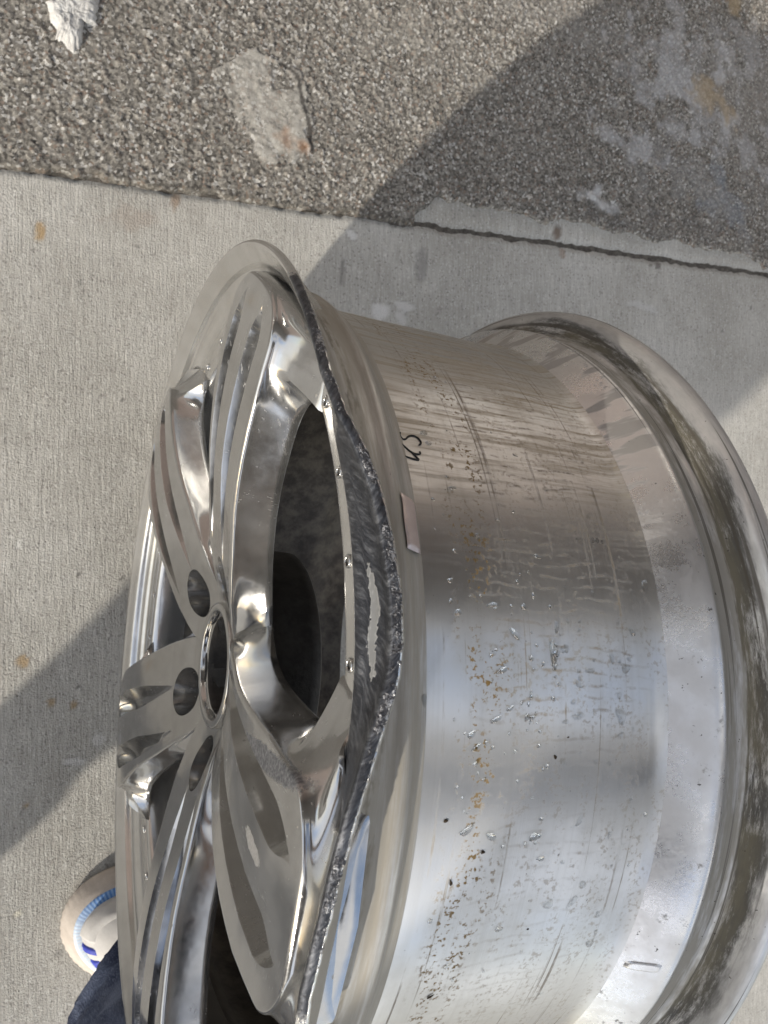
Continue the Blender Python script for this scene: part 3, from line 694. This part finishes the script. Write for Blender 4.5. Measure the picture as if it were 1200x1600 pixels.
# ------------------------------------------------------------------ small things on the wheel
def on_barrel(x, th, r): return (x, r*math.sin(th), ZC + r*math.cos(th))
def ribbon(name, strokes, width, r, mat, parent, lift=.00025, label=None):
    v, f = [], []
    for st_ in strokes:
        q = [BAR(px, py, r) for px, py in st_]
        q = np.array([(a, b*r) for a, b in q])
        d = np.hypot(*np.diff(q, axis=0).T); s_ = np.concatenate([[0], np.cumsum(d)])
        n = max(6, int(s_[-1]/.0004)); t_ = np.linspace(0, s_[-1], n)
        qx = np.interp(t_, s_, q[:, 0]); qy = np.interp(t_, s_, q[:, 1])
        for _ in range(3):
            qx[1:-1] = .25*qx[:-2]+.5*qx[1:-1]+.25*qx[2:]; qy[1:-1] = .25*qy[:-2]+.5*qy[1:-1]+.25*qy[2:]
        tx, ty = np.gradient(qx), np.gradient(qy); L = np.hypot(tx, ty)+1e-9; nx, ny = -ty/L, tx/L
        wv = width*.5*(.78 + .22*np.sin(np.linspace(.2, 2.9, n)))
        b0 = len(v)
        for i in range(n):
            for sg, hh in ((-1, 0), (-.8, 1), (.8, 1), (1, 0)):
                v.append(on_barrel(qx[i]+sg*nx[i]*wv[i], (qy[i]+sg*ny[i]*wv[i])/r, r + lift*hh - .0001*(1-hh)))
        for i in range(n-1):
            for j in range(3): f.append((b0+4*i+j, b0+4*i+j+1, b0+4*i+j+5, b0+4*i+j+4))
    o = mesh_obj(name, v, f, mat, parent)
    bm = bmesh.new(); bm.from_mesh(o.data); bmesh.ops.recalc_face_normals(bm, faces=bm.faces); bm.to_mesh(o.data); bm.free()
    if label: o['label'] = label
    return o
M_INK = mat_flat('marker_ink', (.008, .008, .009), (.016, .015, .015), 300, .45, .1, .0005)
z10 = lambda pts: [(600 + a/10, 640 + b/10) for a, b in pts]
RB = .2344
ribbon('marker_writing', [z10([(255, 358), (240, 385), (256, 425), (300, 468), (338, 462), (370, 425), (410, 405), (470, 408), (535, 445), (580, 505), (578, 540), (545, 550)]),
                          z10([(252, 518), (320, 575), (390, 640), (470, 690), (540, 700), (577, 688), (555, 655)]),
                          z10([(440, 676), (500, 735), (552, 790), (460, 772), (318, 726)])], .00095, RB, M_INK, wheel, label='two black hand-written marker letters')
M_STAMP = mat_flat('stamped_recess', (.03, .028, .026), (.08, .075, .07), 300, .6, .1, .0005)
d12 = lambda pts: [(880 + a/12, 810 + b/12) for a, b in pts]
ribbon('stamped_number', [d12([(402, 378), (372, 372), (352, 350), (362, 338), (388, 348), (404, 380), (398, 430)]),
                          d12([(470, 350), (446, 372), (448, 425), (474, 448), (500, 420), (498, 372), (470, 350)]),
                          d12([(530, 368), (562, 362), (572, 384), (548, 404), (580, 428), (570, 462), (532, 448)]),
                          d12([(630, 372), (610, 395), (614, 448), (640, 474), (662, 446), (658, 396), (630, 372)]),
                          d12([(740, 482), (728, 400), (700, 462), (752, 470)])], .00032, RB, M_STAMP, wheel, lift=.00008, label='small stamped number 90304')
# clip-on balance tab on the barrel's front edge
def tab():
    ts = np.linspace(0, 1, 26); us = np.linspace(0, 1, 11); V = np.zeros((26, 11, 3))
    a0 = BAR(633, 776, .238); a1 = BAR(652, 862, .238)
    for i, t in enumerate(ts):
        for j, u in enumerate(us):
            x_ = .0362 + (.0088 if t > .06 else .0076)*u + .0002*math.sin(t*9)
            base = np.interp(x_, [.0385, .0405, .0425, .046, .06], [.2430, .2395, .2362, .2345, .2343])
            e_ = min(1, 12*min(t, 1-t)) * min(1, 6*min(u, 1-u)); bump_ = .0020*(1-(1-e_)**2) - .0004
            V[i, j] = on_barrel(x_, a0[1] + (a1[1]-a0[1])*t, max(.2412 - (x_-.0362)*.62, .2353) + bump_*.5)
    return V
tb = grid_obj('balance_tab', tab(), mat_cast('dull_tab_alloy', (.66, .58, .56), (.58, .50, .48), .42, .9), wheel, flip=True)
bm = bmesh.new(); bm.from_mesh(tb.data); bmesh.ops.recalc_face_normals(bm, faces=bm.faces); bm.to_mesh(tb.data); bm.free()
# raised casting mark on the rear slope
def slope_r(x): return float(np.interp(x, rear_prof[:60, 0], rear_prof[:60, 1]))
def cast_mark():
    V = np.zeros((16, 12, 3)); th0 = BAR(1018, 1508, .243)[1]
    for i, t in enumerate(np.linspace(-1, 1, 16)):
        for j, u in enumerate(np.linspace(-1, 1, 12)):
            d = max(0, 1 - (t**4 + u**4)); x_ = .1785 + .0062*t
            V[i, j] = on_barrel(x_, th0 + u*.0100 + .012*t, slope_r(x_) + .0011*min(1, 2*d) - .0002)
    return V
grid_obj('casting_mark', cast_mark(), M_REAR, wheel, flip=False)
# water drops
kd = NT('water'); kd.set(Base_Color=(1, 1, 1), Roughness=.02, IOR=1.33, Transmission_Weight=1.0)
_tr = kd.n('ShaderNodeBsdfTransparent'); _tr.inputs[0].default_value = (.93, .94, .94, 1); _mx = kd.n('ShaderNodeMixShader'); _mx.inputs[0].default_value = .5
kd.l(kd.b.outputs[0], _mx.inputs[1]); kd.l(_tr.outputs[0], _mx.inputs[2]); kd.l(_mx.outputs[0], kd.out.inputs['Surface']); M_W = kd.m
def drop_verts(px, py, lx, ly, ang, seed, r=RB):
    q = BAR(px, py, r)
    if q is None: return None
    n, mm = 16, 5; v = []; rr = random.Random(seed)
    lob = [(rr.uniform(.05, .2), rr.uniform(0, 6.28), k_) for k_ in (2, 3)]
    ca, sa_ = math.cos(ang), math.sin(ang)
    for j in range(mm):
        f_ = math.cos(j/(mm-1)*math.pi/2*.98 ) if j else 1.0
        rad = 1.0 if j == 0 else math.cos((j/(mm-1))*math.pi/2)
        hgt = math.sin((j/(mm-1))*math.pi/2)
        for i in range(n):
            a = 2*math.pi*i/n; w = 1 + sum(s_*math.sin(k_*a+p_) for s_, p_, k_ in lob)
            dx, dy = rad*w*lx*math.cos(a), rad*w*ly*math.sin(a)
            v.append(on_barrel(q[0] + ca*dx - sa_*dy, q[1] + (sa_*dx + ca*dy)/r, r - .00012 + hgt*min(lx, ly)*.52))
    f = []
    for j in range(mm-1):
        for i in range(n): f.append((j*n+i, j*n+(i+1) % n, (j+1)*n+(i+1) % n, (j+1)*n+i))
    f.append(tuple(range((mm-1)*n, mm*n))); f.append(tuple(range(n))[::-1])
    return v, f
def fixn(o):
    bm = bmesh.new(); bm.from_mesh(o.data); bmesh.ops.remove_doubles(bm, verts=bm.verts, dist=1e-6); bmesh.ops.recalc_face_normals(bm, faces=bm.faces); bm.to_mesh(o.data); bm.free()
    o.data.polygons.foreach_set('use_smooth', [True]*len(o.data.polygons))
big_drops = [(865, 1020, 1.9, 3.4, .1), (970, 1118, 2.2, 3.0, .5), (1008, 916, 1.8, 2.4, .2), (805, 990, 2.6, 1.1, -.7), (978, 1045, 1.9, 1.6, .2), (925, 928, 1.1, 1.2, 0), (870, 980, 1.0, 1.9, 0), (956, 1028, 1.0, 2.2, .1),
             (785, 1048, 2.3, .9, .25), (922, 1048, 2.2, 1.0, .1), (905, 1070, 1.9, 1.0, -.4), (835, 1308, 2.2, 1.3, .35), (730, 1298, 3.0, 1.1, .6), (768, 1308, 2.4, 1.0, -.5), (857, 1413, 2.2, 1.5, .6), (894, 1408, 1.3, 2.8, -.5),
             (910, 1382, 1.5, 1.7, .3), (935, 1428, 1.6, 1.2, .3), (921, 1474, 1.8, 1.6, .6), (780, 1452, 1.6, .9, .3), (845, 1342, 1.9, .7, .15), (879, 1347, 1.2, .7, -.3), (775, 1125, 2.0, 1.0, .3), (832, 1122, 1.3, .8, .2),
             (885, 1012, 1.0, 1.6, .1), (660, 1092, 1.5, 2.4, .5), (770, 945, 2.0, 1.0, .1), (905, 1283, 1.2, 1.8, -.5), (952, 1304, .8, 1.5, 0), (840, 870, 1.6, .8, -.2), (905, 843, 2.4, .6, 0), (662, 676, 1.6, 1.1, .2), (670, 692, 1.2, 1.0, 0),
             (805, 1175, .9, .6, 0), (898, 1120, 1.2, .9, 0), (930, 1190, 1.0, .9, 0), (745, 1168, 2.0, .7, .5), (700, 1510, 1.5, .6, .3), (845, 1552, 1.4, .8, .4), (975, 1500, 1.4, .7, .4)]
for i, (px, py, a, b, an) in enumerate(big_drops):
    q = drop_verts(px, py, a*.00125, b*.00125, an, i)
    if q is None: continue
    o = mesh_obj('water_drop', q[0], q[1], M_W, wheel); fixn(o)
M_FLK = mat_flat('dirt_flake', (.03, .02, .012), (.06, .04, .022), 300, .9, .5, .001)
for i, (px, py, a, b, an) in enumerate([(888, 1152, 1.0, .5, .2), (868, 1183, .9, 1.2, .4), (672, 1558, 1.8, .8, .5), (755, 1332, 1.1, .9, .2), (1040, 1187, .9, 1.2, 0), (825, 1452, .7, .6, 0), (697, 1283, 1.2, .9, .3), (705, 1380, .8, 1.6, .3)]):
    q = drop_verts(px, py, a*.0008, b*.0008, an, 60+i); o = mesh_obj('dirt_flake', q[0], q[1], M_FLK, wheel); fixn(o)
V_, F_ = [], []
for i in range(190):
    if i < 110: px, py = rng.normal(860, 90), rng.normal(1060, 120)
    else: px, py = rng.uniform(670, 1010), rng.uniform(560, 1560)
    if not (665 < px < 1030): continue
    sz = rng.uniform(.0003, .00085) if i % 6 else rng.uniform(.0009, .0013)
    q = drop_verts(px, py, sz*rng.uniform(.8, 1.9), sz*rng.uniform(.8, 1.3), rng.uniform(0, 3.1), 900+i)
    if q is None: continue
    b0 = len(V_); V_ += q[0]; F_ += [tuple(k_+b0 for k_ in f) for f in q[1]]
o = mesh_obj('fine_droplets', V_, F_, M_W, wheel); fixn(o); o['kind'] = 'stuff'; o['label'] = 'fine water droplets scattered over the barrel'

# ------------------------------------------------------------------ lump of plaster on the asphalt
pc = G(117, 42)
lump_px = [(72, 8), (84, -4), (110, -12), (140, -10), (158, 2), (156, 22), (150, 30), (152, 44), (138, 46), (132, 38), (130, 58), (126, 76), (116, 88), (103, 82), (96, 70), (86, 66), (88, 50), (76, 36)]
lp = np.array([G(*q)[:2] for q in lump_px]); pc = G(112, 32)[:2]
nA, nR = 144, 22; V = np.zeros((nR, nA, 3))
tl = np.linspace(0, len(lp), nA, endpoint=False); lx = np.interp(tl, range(len(lp)+1), list(lp[:, 0])+[lp[0, 0]]); ly = np.interp(tl, range(len(lp)+1), list(lp[:, 1])+[lp[0, 1]])
jit = 1 + .10*(fbm(tl*2.3, tl*0+.3, 65, 3)-.5)*2
for j in range(nR):
    f_ = j/(nR-1); x_ = pc[0]+(lx-pc[0])*f_*jit; y_ = pc[1]+(ly-pc[1])*f_*jit
    V[j] = np.stack([x_, y_, .002 + .0115*(1-f_**6)*(.45+.75*(.6*fbm(x_*110, y_*110, 12, 4)+.4*fbm(x_*420, y_*420, 13, 3)))], -1)
lump = grid_obj('plaster_lump', V, mat_flat('dried_plaster', (.50, .485, .46), (.66, .65, .62), 90, .9, .8, .003), wrap=True, flip=False)
bm = bmesh.new(); bm.from_mesh(lump.data); bmesh.ops.recalc_face_normals(bm, faces=bm.faces)
if sum(f.normal.z for f in bm.faces) < 0: bmesh.ops.reverse_faces(bm, faces=bm.faces)
bm.to_mesh(lump.data); bm.free()
tag(lump, 'crumbly white lump of dried plaster on the asphalt', 'plaster lump')

# ------------------------------------------------------------------ the person beside the wheel
person = empty('person', (.05, -.32, 0))
tag(person, 'crouching person in dark blue jeans, one pale sneaker beside the wheel', 'person')
J = {'pel': (-.36, -.77, .72), 'hipR': (-.24, -.76, .69), 'hipL': (-.47, -.74, .71), 'kneeR': (-.10, -.385, .475), 'ankR': (.085, -.325, .09), 'kneeL': (-.44, -.535, .56), 'ankL': (-.41, -.522, .09),
     'heelR': (.15, -.345, .05), 'toeR': (.03, -.305, .035), 'heelL': (-.41, -.57, .05), 'toeL': (-.42, -.42, .03),
     'sp1': (-.35, -.72, .86), 'sp2': (-.30, -.60, 1.0), 'nk': (-.25, -.50, 1.10), 'hd0': (-.245, -.46, 1.13), 'hd1': (-.235, -.41, 1.20), 'hd2': (-.235, -.39, 1.27),
     'shR': (-.08, -.52, 1.03), 'shL': (-.43, -.53, 1.03), 'elR': (.02, -.33, .86), 'elL': (-.42, -.28, .90), 'wrR': (-.045, -.095, .86), 'wrL': (-.22, -.075, .87), 'pmR': (-.065, -.02, .84), 'pmL': (-.175, .0, .83)}
E_ = [('pel', 'hipR'), ('pel', 'hipL'), ('hipR', 'kneeR'), ('kneeR', 'ankR'), ('ankR', 'heelR'), ('ankR', 'toeR'), ('hipL', 'kneeL'), ('kneeL', 'ankL'), ('ankL', 'heelL'), ('ankL', 'toeL'),
      ('pel', 'sp1'), ('sp1', 'sp2'), ('sp2', 'nk'), ('nk', 'hd0'), ('hd0', 'hd1'), ('hd1', 'hd2'), ('nk', 'shR'), ('nk', 'shL'), ('shR', 'elR'), ('elR', 'wrR'), ('wrR', 'pmR'), ('shL', 'elL'), ('elL', 'wrL'), ('wrL', 'pmL')]
RAD = {'pel': .155, 'hipR': .105, 'hipL': .125, 'kneeR': .070, 'kneeL': .062, 'ankR': .045, 'ankL': .045, 'heelR': .03, 'toeR': .025, 'heelL': .03, 'toeL': .025, 'sp1': .165, 'sp2': .16, 'nk': .07, 'hd0': .055, 'hd1': .085, 'hd2': .07,
       'shR': .07, 'shL': .07, 'elR': .048, 'elL': .048, 'wrR': .032, 'wrL': .032, 'pmR': .036, 'pmL': .036}
for sd, sg in (('R', 1), ('L', -1)):                        # five fingers on each hand, curled round the phone
    bx, by, bz = J['pm'+sd]
    for n_, (ox, oy, oz, l) in enumerate(((-.030*sg, .012, -.012, .8), (.012*sg, .036, -.004, .95), (.018*sg, .026, -.014, 1.0), (.020*sg, .012, -.020, .95), (.018*sg, -.004, -.022, .8))):
        p0 = (bx+ox, by+oy, bz+oz); p1 = (bx+ox*1.2-.010*sg, by+oy+.026*l, bz+oz-.016); p2 = (bx+ox*.9-.026*sg*l, by+oy+.034*l, bz+oz-.026)
        nm = ['f%s%d%d' % (sd, n_, q) for q in range(3)]
        for a_, p_, r_ in zip(nm, (p0, p1, p2), (.0095, .0085, .0075)): J[a_] = p_; RAD[a_] = r_
        E_ += [('pm'+sd, nm[0]), (nm[0], nm[1]), (nm[1], nm[2])]
names = list(J); idn = {n_: i for i, n_ in enumerate(names)}
me = bpy.data.meshes.new('body'); me.from_pydata([J[n_] for n_ in names], [(idn[a], idn[b]) for a, b in E_], [])
bt = bpy.data.objects.new('tmp', me); col.objects.link(bt)
mdf = bt.modifiers.new('s', 'SKIN'); bt.modifiers.new('u', 'SUBSURF').levels = 2
for i, n_ in enumerate(names):
    sv = me.skin_vertices[0].data[i]; sv.radius = (RAD[n_], RAD[n_]*(.82 if n_ in ('pel', 'sp1', 'sp2') else 1)); sv.use_root = (n_ == 'pel')
bpy.context.view_layer.update(); dg = bpy.context.evaluated_depsgraph_get()
bme = bpy.data.meshes.new_from_object(bt.evaluated_get(dg)); bpy.data.objects.remove(bt)
def mat_denim():
    k = NT('dark_denim'); P = k.obj()
    n1 = k.noise(P, 26, 5, .65); tw = k.noise(k.scale(P, 900, 900, 300), 1.0, 2, .6)
    c = k.mix(k.mapr(n1, .3, .72), (.026, .034, .066), (.15, .18, .26)); c = k.mix(k.mapr(tw, .45, .75, 0, .5), c, (.22, .25, .33))
    return k.set(Base_Color=c, Roughness=.9, Normal=k.bump(k.math('ADD', k.math('MULTIPLY', tw, .3), n1), .5, .004), Specular_IOR_Level=.15)
M_DEN = mat_denim(); M_JKT = mat_flat('dark_jacket', (.022, .024, .030), (.045, .048, .06), 30, .85, .3, .004)
M_SKIN = mat_flat('skin', (.50, .32, .23), (.55, .36, .27), 40, .5, .1, .001); M_HAIR = mat_flat('dark_hair', (.02, .015, .012), (.05, .035, .025), 200, .55, .6, .003)
for mm in (M_DEN, M_JKT, M_SKIN): bme.materials.append(mm)
EA = np.array([J[a] for a, b in E_]); EB = np.array([J[b] for a, b in E_])
kind = []
for a, b in E_:
    if any(q in (a, b) for q in ('hd0', 'hd1', 'hd2', 'pmR', 'pmL')) or a.startswith('f') or b.startswith('f'): kind.append(2)
    elif a in ('pel', 'hipR', 'hipL', 'kneeR', 'kneeL', 'ankR', 'ankL') and b != 'sp1': kind.append(0)
    else: kind.append(1)
for p_ in bme.polygons:
    c = np.array(p_.center); ab = EB-EA; t_ = np.clip(((c-EA)*ab).sum(1)/(ab*ab).sum(1), 0, 1)
    p_.material_index = kind[int(np.linalg.norm(EA+t_[:, None]*ab-c, axis=1).argmin())]; p_.use_smooth = True
body = bpy.data.objects.new('body', bme); col.objects.link(body); body.parent = person; body.matrix_parent_inverse = Matrix.Translation((-.05, .32, 0))
def pchild(o, par=None):
    o.parent = par or person; o.matrix_parent_inverse = Matrix.Translation((-.05, .32, 0)); return o
# face and hair
def blob(name, c, rad, mat, par=None, n=20, m_=12, fn=None):
    V = np.zeros((m_+1, n, 3))
    for j in range(m_+1):
        for i in range(n):
            la = -math.pi/2 + math.pi*j/m_; lo = 2*math.pi*i/n
            d = np.array([math.cos(la)*math.cos(lo), math.cos(la)*math.sin(lo), math.sin(la)])
            s_ = fn(d) if fn else 1
            V[j, i] = np.array(c) + d*np.array(rad)*s_
    o = grid_obj(name, V, mat, wrap=True, flip=True); return pchild(o, par)
blob('hair', (-.235, -.415, 1.245), (.092, .095, .085), M_HAIR, fn=lambda d: 1.0 if (d[1] < .25 or d[2] > .45) else .72)
for sx in (-.03, .03): blob('eye', (-.235+sx, -.318, 1.195), (.011, .008, .008), mat_flat('eye_white', (.7, .7, .7), (.6, .6, .6), 50), n=10, m_=6)
blob('nose', (-.235, -.312, 1.17), (.012, .018, .020), M_SKIN, n=10, m_=6)
blob('mouth', (-.235, -.328, 1.135), (.022, .007, .006), mat_flat('lips', (.42, .2, .17), (.4, .2, .17), 50), n=10, m_=6)
for sx in (-.086, .086): blob('ear', (-.235+sx, -.40, 1.19), (.010, .018, .028), M_SKIN, n=10, m_=6)
# wide trouser leg falling over the near sneaker
def leg_loft(name, path, radii, nz_seed, n=56, m_=60):
    P_ = np.array(path); tt_ = np.linspace(0, len(P_)-1, m_); V = np.zeros((m_, n, 3))
    for j, t in enumerate(tt_):
        c = np.array([np.interp(t, range(len(P_)), P_[:, a]) for a in range(3)]); r_ = np.interp(t, range(len(P_)), radii)
        for i in range(n):
            a = 2*math.pi*i/n
            fold = .017*(float(fbm(np.array([math.cos(a)*2.0+3]), np.array([math.sin(a)*2.0 + t*6.5 + 1.2*math.cos(a)]), nz_seed, 4)[0])-.5)*2
            hem = .0 if j > 1 else -.003*(2-j)
            tilt = -.020*math.cos(a)*(1-min(1, t/1.0))
            V[j, i] = c + np.array([math.cos(a)*(r_+fold+hem), math.sin(a)*(r_+fold+hem)*.92, tilt + .006*math.sin(3*a+1)*(1-min(1, t))])
    return grid_obj(name, V, M_DEN, wrap=True, flip=True)
pchild(leg_loft('trouser_leg', [(.064, -.312, .078), (.048, -.310, .13), (.006, -.325, .24), (-.055, -.365, .40), (-.10, -.40, .50), (-.12, -.46, .53)], [.074, .072, .076, .083, .090, .07], 4))
pchild(leg_loft('trouser_leg', [(-.41, -.525, .06), (-.41, -.524, .13), (-.42, -.526, .26), (-.43, -.53, .42), (-.44, -.535, .55), (-.45, -.60, .62)], [.052, .051, .053, .060, .074, .085], 9))
# sneakers
def mat_stripe():
    k = NT('blue_ribbed_stripe'); a = k.attr('t'); rb = k.attr('arc')
    w = k.math('SINE', k.math('MULTIPLY', rb, 1500.)); wr = k.mapr(w, -.4, .4)
    c = k.mix(k.mapr(a, .2, .9), (.58, .61, .63), (.08, .21, .50)); c = k.mix(k.math('MULTIPLY', wr, .40), c, (.45, .62, .78))
    return k.set(Base_Color=c, Roughness=.5, Normal=k.bump(wr, .25, .0006))
M_SOLE = mat_flat('pale_rubber', (.44, .385, .33), (.52, .46, .40), 90, .7, .3, .001); M_UP = mat_flat('pale_leather', (.46, .44, .415), (.54, .52, .49), 60, .6, .25, .0008)
M_BLUE = mat_flat('blue_leather', (.03, .045, .32), (.05, .07, .40), 120, .55, .3, .001); M_STR = mat_stripe()
def shoe_outline(n=96):
    """closed plan outline: (forward, left) with the toe tip at 0,0"""
    s_ = np.concatenate([.085*(1-np.cos(np.linspace(0, math.pi/2, 44))), np.linspace(.09, .25, 14), .25+.042*np.sin(np.linspace(.08, math.pi/2, 10))])
    def half(q, side):
        base = .053*math.sqrt(max(0, 1-((.085-q)/.085)**2)) if q < .085 else np.interp(q, [.085, .15, .20, .25], [.053, .044 if side > 0 else .048, .040, .037])
        if q > .25: base = .037*math.sqrt(max(0, 1-((q-.25)/.042)**2))
        return base
    L = [(-q, half(q, 1)) for q in s_]; Rr_ = [(-q, -half(q, -1)) for q in s_[::-1]][1:-1]
    return np.array(L + Rr_)
def make_shoe(toe, fwd, wd=1.0):
    fwd = np.array(fwd, float); fwd /= np.linalg.norm(fwd); lf = np.array([-fwd[1], fwd[0]])
    O = shoe_outline()*np.array([[1.04, wd]]); n = len(O); cen = np.array([-.13, 0])
    def inset(d): 
        nn = np.roll(O, -1, 0)-np.roll(O, 1, 0); nn = np.stack([nn[:, 1], -nn[:, 0]], 1); nn /= np.linalg.norm(nn, axis=1)[:, None]+1e-9
        if ((O-cen)*nn).sum() < 0: nn = -nn
        return O - nn*d
    def W3(p, z): return np.stack([toe[0]+p[:, 0]*fwd[0]+p[:, 1]*lf[0], toe[1]+p[:, 0]*fwd[1]+p[:, 1]*lf[1], np.full(len(p), 0.)+z], 1)
    root = empty('shoe', (toe[0], toe[1], 0)); root.parent = person; root.matrix_parent_inverse = Matrix.Translation((-.05, .32, 0))
    fixp = Matrix.Translation((-toe[0], -toe[1], 0))
    def add(name, V, mat, **kw):
        o = grid_obj(name, V, mat, wrap=True, **kw); o.parent = root; o.matrix_parent_inverse = fixp
        bm = bmesh.new(); bm.from_mesh(o.data); bmesh.ops.recalc_face_normals(bm, faces=bm.faces)
        bm.to_mesh(o.data); bm.free(); return o
    ar = np.concatenate([[0], np.cumsum(np.hypot(*np.diff(O, axis=0).T))])
    rib = .0008*(np.sin(ar*900) > .2)
    sole = add('sole', np.stack([W3(inset(.004), .0005), W3(inset(0), .003), W3(inset(-.0012-rib[:, None]), .008), W3(inset(.001), .014), W3(inset(.0045), .021), W3(inset(.0085), .0265), W3(inset(.0100), .0270)]), M_SOLE)
    stp = add('stripe', np.stack([W3(inset(.0085), .0262), W3(inset(.0090), .0278), W3(inset(.0110), .0286), W3(inset(.0150), .0292), W3(inset(.0165), .0285)]), M_STR)
    tv = np.interp(np.arange(n), [0, 12, 40, 67, n-50, n-18, n-1], [.50, .30, .02, .1, 1, .9, .55]); tv = np.tile(tv, 5); vattr(stp, 't', tv); vattr(stp, 'arc', np.tile(ar, 5))
    rows = [W3(inset(.0150), .028)]
    q = inset(.0155)
    for t in np.linspace(.06, 1, 15):
        p_ = q + (np.array([[-.13, 0]])*[[1, 0]] - q*[[0, 1]] - np.stack([q[:, 0], 0*q[:, 0]], 1))*0
        sc = math.cos(t*math.pi/2)**.75
        cx_ = np.clip(q[:, 0], -.235, -.055); p_ = np.stack([cx_ + (q[:, 0]-cx_)*sc, q[:, 1]*sc], 1)
        top = np.interp(-p_[:, 0], [0, .03, .07, .12, .17, .22, .29], [.045, .056, .066, .085, .098, .096, .09])
        rows.append(W3(p_, .029 + (top-.029)*math.sin(t*math.pi/2)**.9))
    add('upper', np.stack(rows), M_UP)
    # stitched toe panel, and the blue mark on the side
    rr = rows
    U = np.stack(rr)                                                   # (16, n, 3)
    def patch(name, i0, i1, j0, j1, mat, lift):
        js = [j % n for j in range(j0, j1+1)]; Vp = U[i0:i1+1][:, js].copy()
        nrm = Vp - np.array([toe[0]-.11*fwd[0], toe[1]-.11*fwd[1], .0]); nrm /= np.linalg.norm(nrm, axis=2)[..., None]
        e = np.ones(Vp.shape[:2]); e[0, :] = e[-1, :] = 0; e[:, 0] = e[:, -1] = 0
        Vp = Vp + nrm*(lift*(e*1.0) - .0004*(1-e))[..., None]
        o = grid_obj(name, Vp, mat); o.parent = root; o.matrix_parent_inverse = fixp
        bm = bmesh.new(); bm.from_mesh(o.data); bmesh.ops.recalc_face_normals(bm, faces=bm.faces); bm.to_mesh(o.data); bm.free(); return o
    patch('toe_panel', 1, 8, -36, 6, M_UP, .0030)
    patch('side_mark', 1, 8, 10, 15, M_BLUE, .0018)
    patch('side_mark', 3, 8, 18, 24, M_BLUE, .0018)
    return root
make_shoe((-.027, -.274), (-.962, .272), 1.10)
make_shoe((-.42, -.37), (-.05, 1))
# phone in the hands, seen only in reflections
bk_ = CM[:, 2]; rt_ = CM[:, 0]; up_ = CM[:, 1]; pcn = CAM + bk_*.020 - up_*.055
bm = bmesh.new(); bmesh.ops.create_cube(bm, size=1.0)
bmesh.ops.scale(bm, vec=(.072, .150, .008), verts=bm.verts); bmesh.ops.bevel(bm, geom=bm.edges[:], offset=.003, segments=3, affect='EDGES')
me = bpy.data.meshes.new('phone'); bm.to_mesh(me); bm.free(); me.materials.append(mat_flat('black_phone_case', (.012, .012, .013), (.02, .02, .02), 80, .4, .05, .0005))
ph = bpy.data.objects.new('phone', me); col.objects.link(ph)
mw = Matrix.Identity(4)
for i in range(3): mw[i][0], mw[i][1], mw[i][2], mw[i][3] = rt_[i], up_[i], bk_[i], pcn[i]
ph.matrix_world = mw
tag(ph, 'black phone held up over the wheel by the crouching person', 'phone')

# ------------------------------------------------------------------ the house behind, mirrored in the metal
house = empty('house', (2, 2.8, 0)); tag(house, 'house with reddish brown wall and deep grey eave mirrored in the wheel', 'house')
hinv = Matrix.Translation((-2, -2.8, 0))
def hbox(name, x0, x1, y0, y1, z0, z1, mat, par=None):
    bm = bmesh.new(); bmesh.ops.create_cube(bm, size=1.0)
    for v in bm.verts: v.co = ((x0+x1)/2+v.co.x*(x1-x0), (y0+y1)/2+v.co.y*(y1-y0), (z0+z1)/2+v.co.z*(z1-z0))
    me = bpy.data.meshes.new(name); bm.to_mesh(me); bm.free(); me.materials.append(mat)
    o = bpy.data.objects.new(name, me); col.objects.link(o); o.parent = par or house; o.matrix_parent_inverse = hinv if par is None else Matrix.Identity(4); return o
M_WALL = mat_flat('brown_stucco', (.25, .205, .19), (.31, .255, .235), 14, .9, .4, .01); M_SOF = mat_flat('grey_soffit', (.24, .235, .225), (.29, .285, .275), 4, .8, .2, .01)
M_ROOF = mat_flat('roof_shingle', (.08, .075, .07), (.13, .12, .11), 9, .9, .6, .02); M_TRIM = mat_flat('white_trim', (.70, .69, .67), (.76, .75, .73), 6, .6, .1, .004)
M_GLS = mat_flat('dark_glass', (.02, .025, .03), (.03, .035, .04), 2, .08, .0, .001, .5)
hbox('wall', -6, 10, 2.8, 3.1, -.02, 3.05, M_WALL)
hbox('soffit', -6.4, 10.4, 1.15, 3.2, 3.06, 3.14, M_SOF); hbox('fascia', -6.42, 10.42, 1.12, 1.148, 3.02, 3.24, M_TRIM)
rf = hbox('roof', -6.5, 10.5, 1.08, 5.0, 3.25, 3.33, M_ROOF)
for (x0, x1, z0, z1) in ((-3.2, -1.6, .95, 2.2), (3.6, 5.4, .95, 2.2)):
    hbox('window', x0, x1, 2.775, 2.798, z0, z1, M_TRIM); hbox('window_pane', x0+.07, (x0+x1)/2-.03, 2.765, 2.774, z0+.07, z1-.07, M_GLS); hbox('window_pane', (x0+x1)/2+.03, x1-.07, 2.765, 2.774, z0+.07, z1-.07, M_GLS)
hbox('door', .9, 1.8, 2.77, 2.798, 0, 2.05, M_TRIM)

cp = empty('added_canopy', (3.2, -.9, 0)); tag(cp, 'narrow grey unseen canopy on posts, added to mirror as a dark band in the barrel', 'added_canopy')  # unseen canopy, added only so the barrel reflects a dark band
def cpbox(*a):
    o = hbox(*a); o.parent = cp; o.matrix_parent_inverse = Matrix.Translation((-3.2, .9, 0)); return o
cpbox('roof', .9, 6.0, -1.38, -.36, 2.72, 2.78, mat_flat('dark_timber', (.06, .062, .066), (.10, .10, .105), 6, .8, .3, .01)); cpbox('beam', .95, 5.95, -1.30, -1.20, 2.56, 2.718, M_TRIM); cpbox('beam', .95, 5.95, -.54, -.44, 2.56, 2.718, M_TRIM)
for px_ in (2.2, 5.8):
    for py_ in (-1.25, -.49): cpbox('post', px_-.045, px_+.045, py_-.045, py_+.045, -.02, 2.558, M_TRIM)
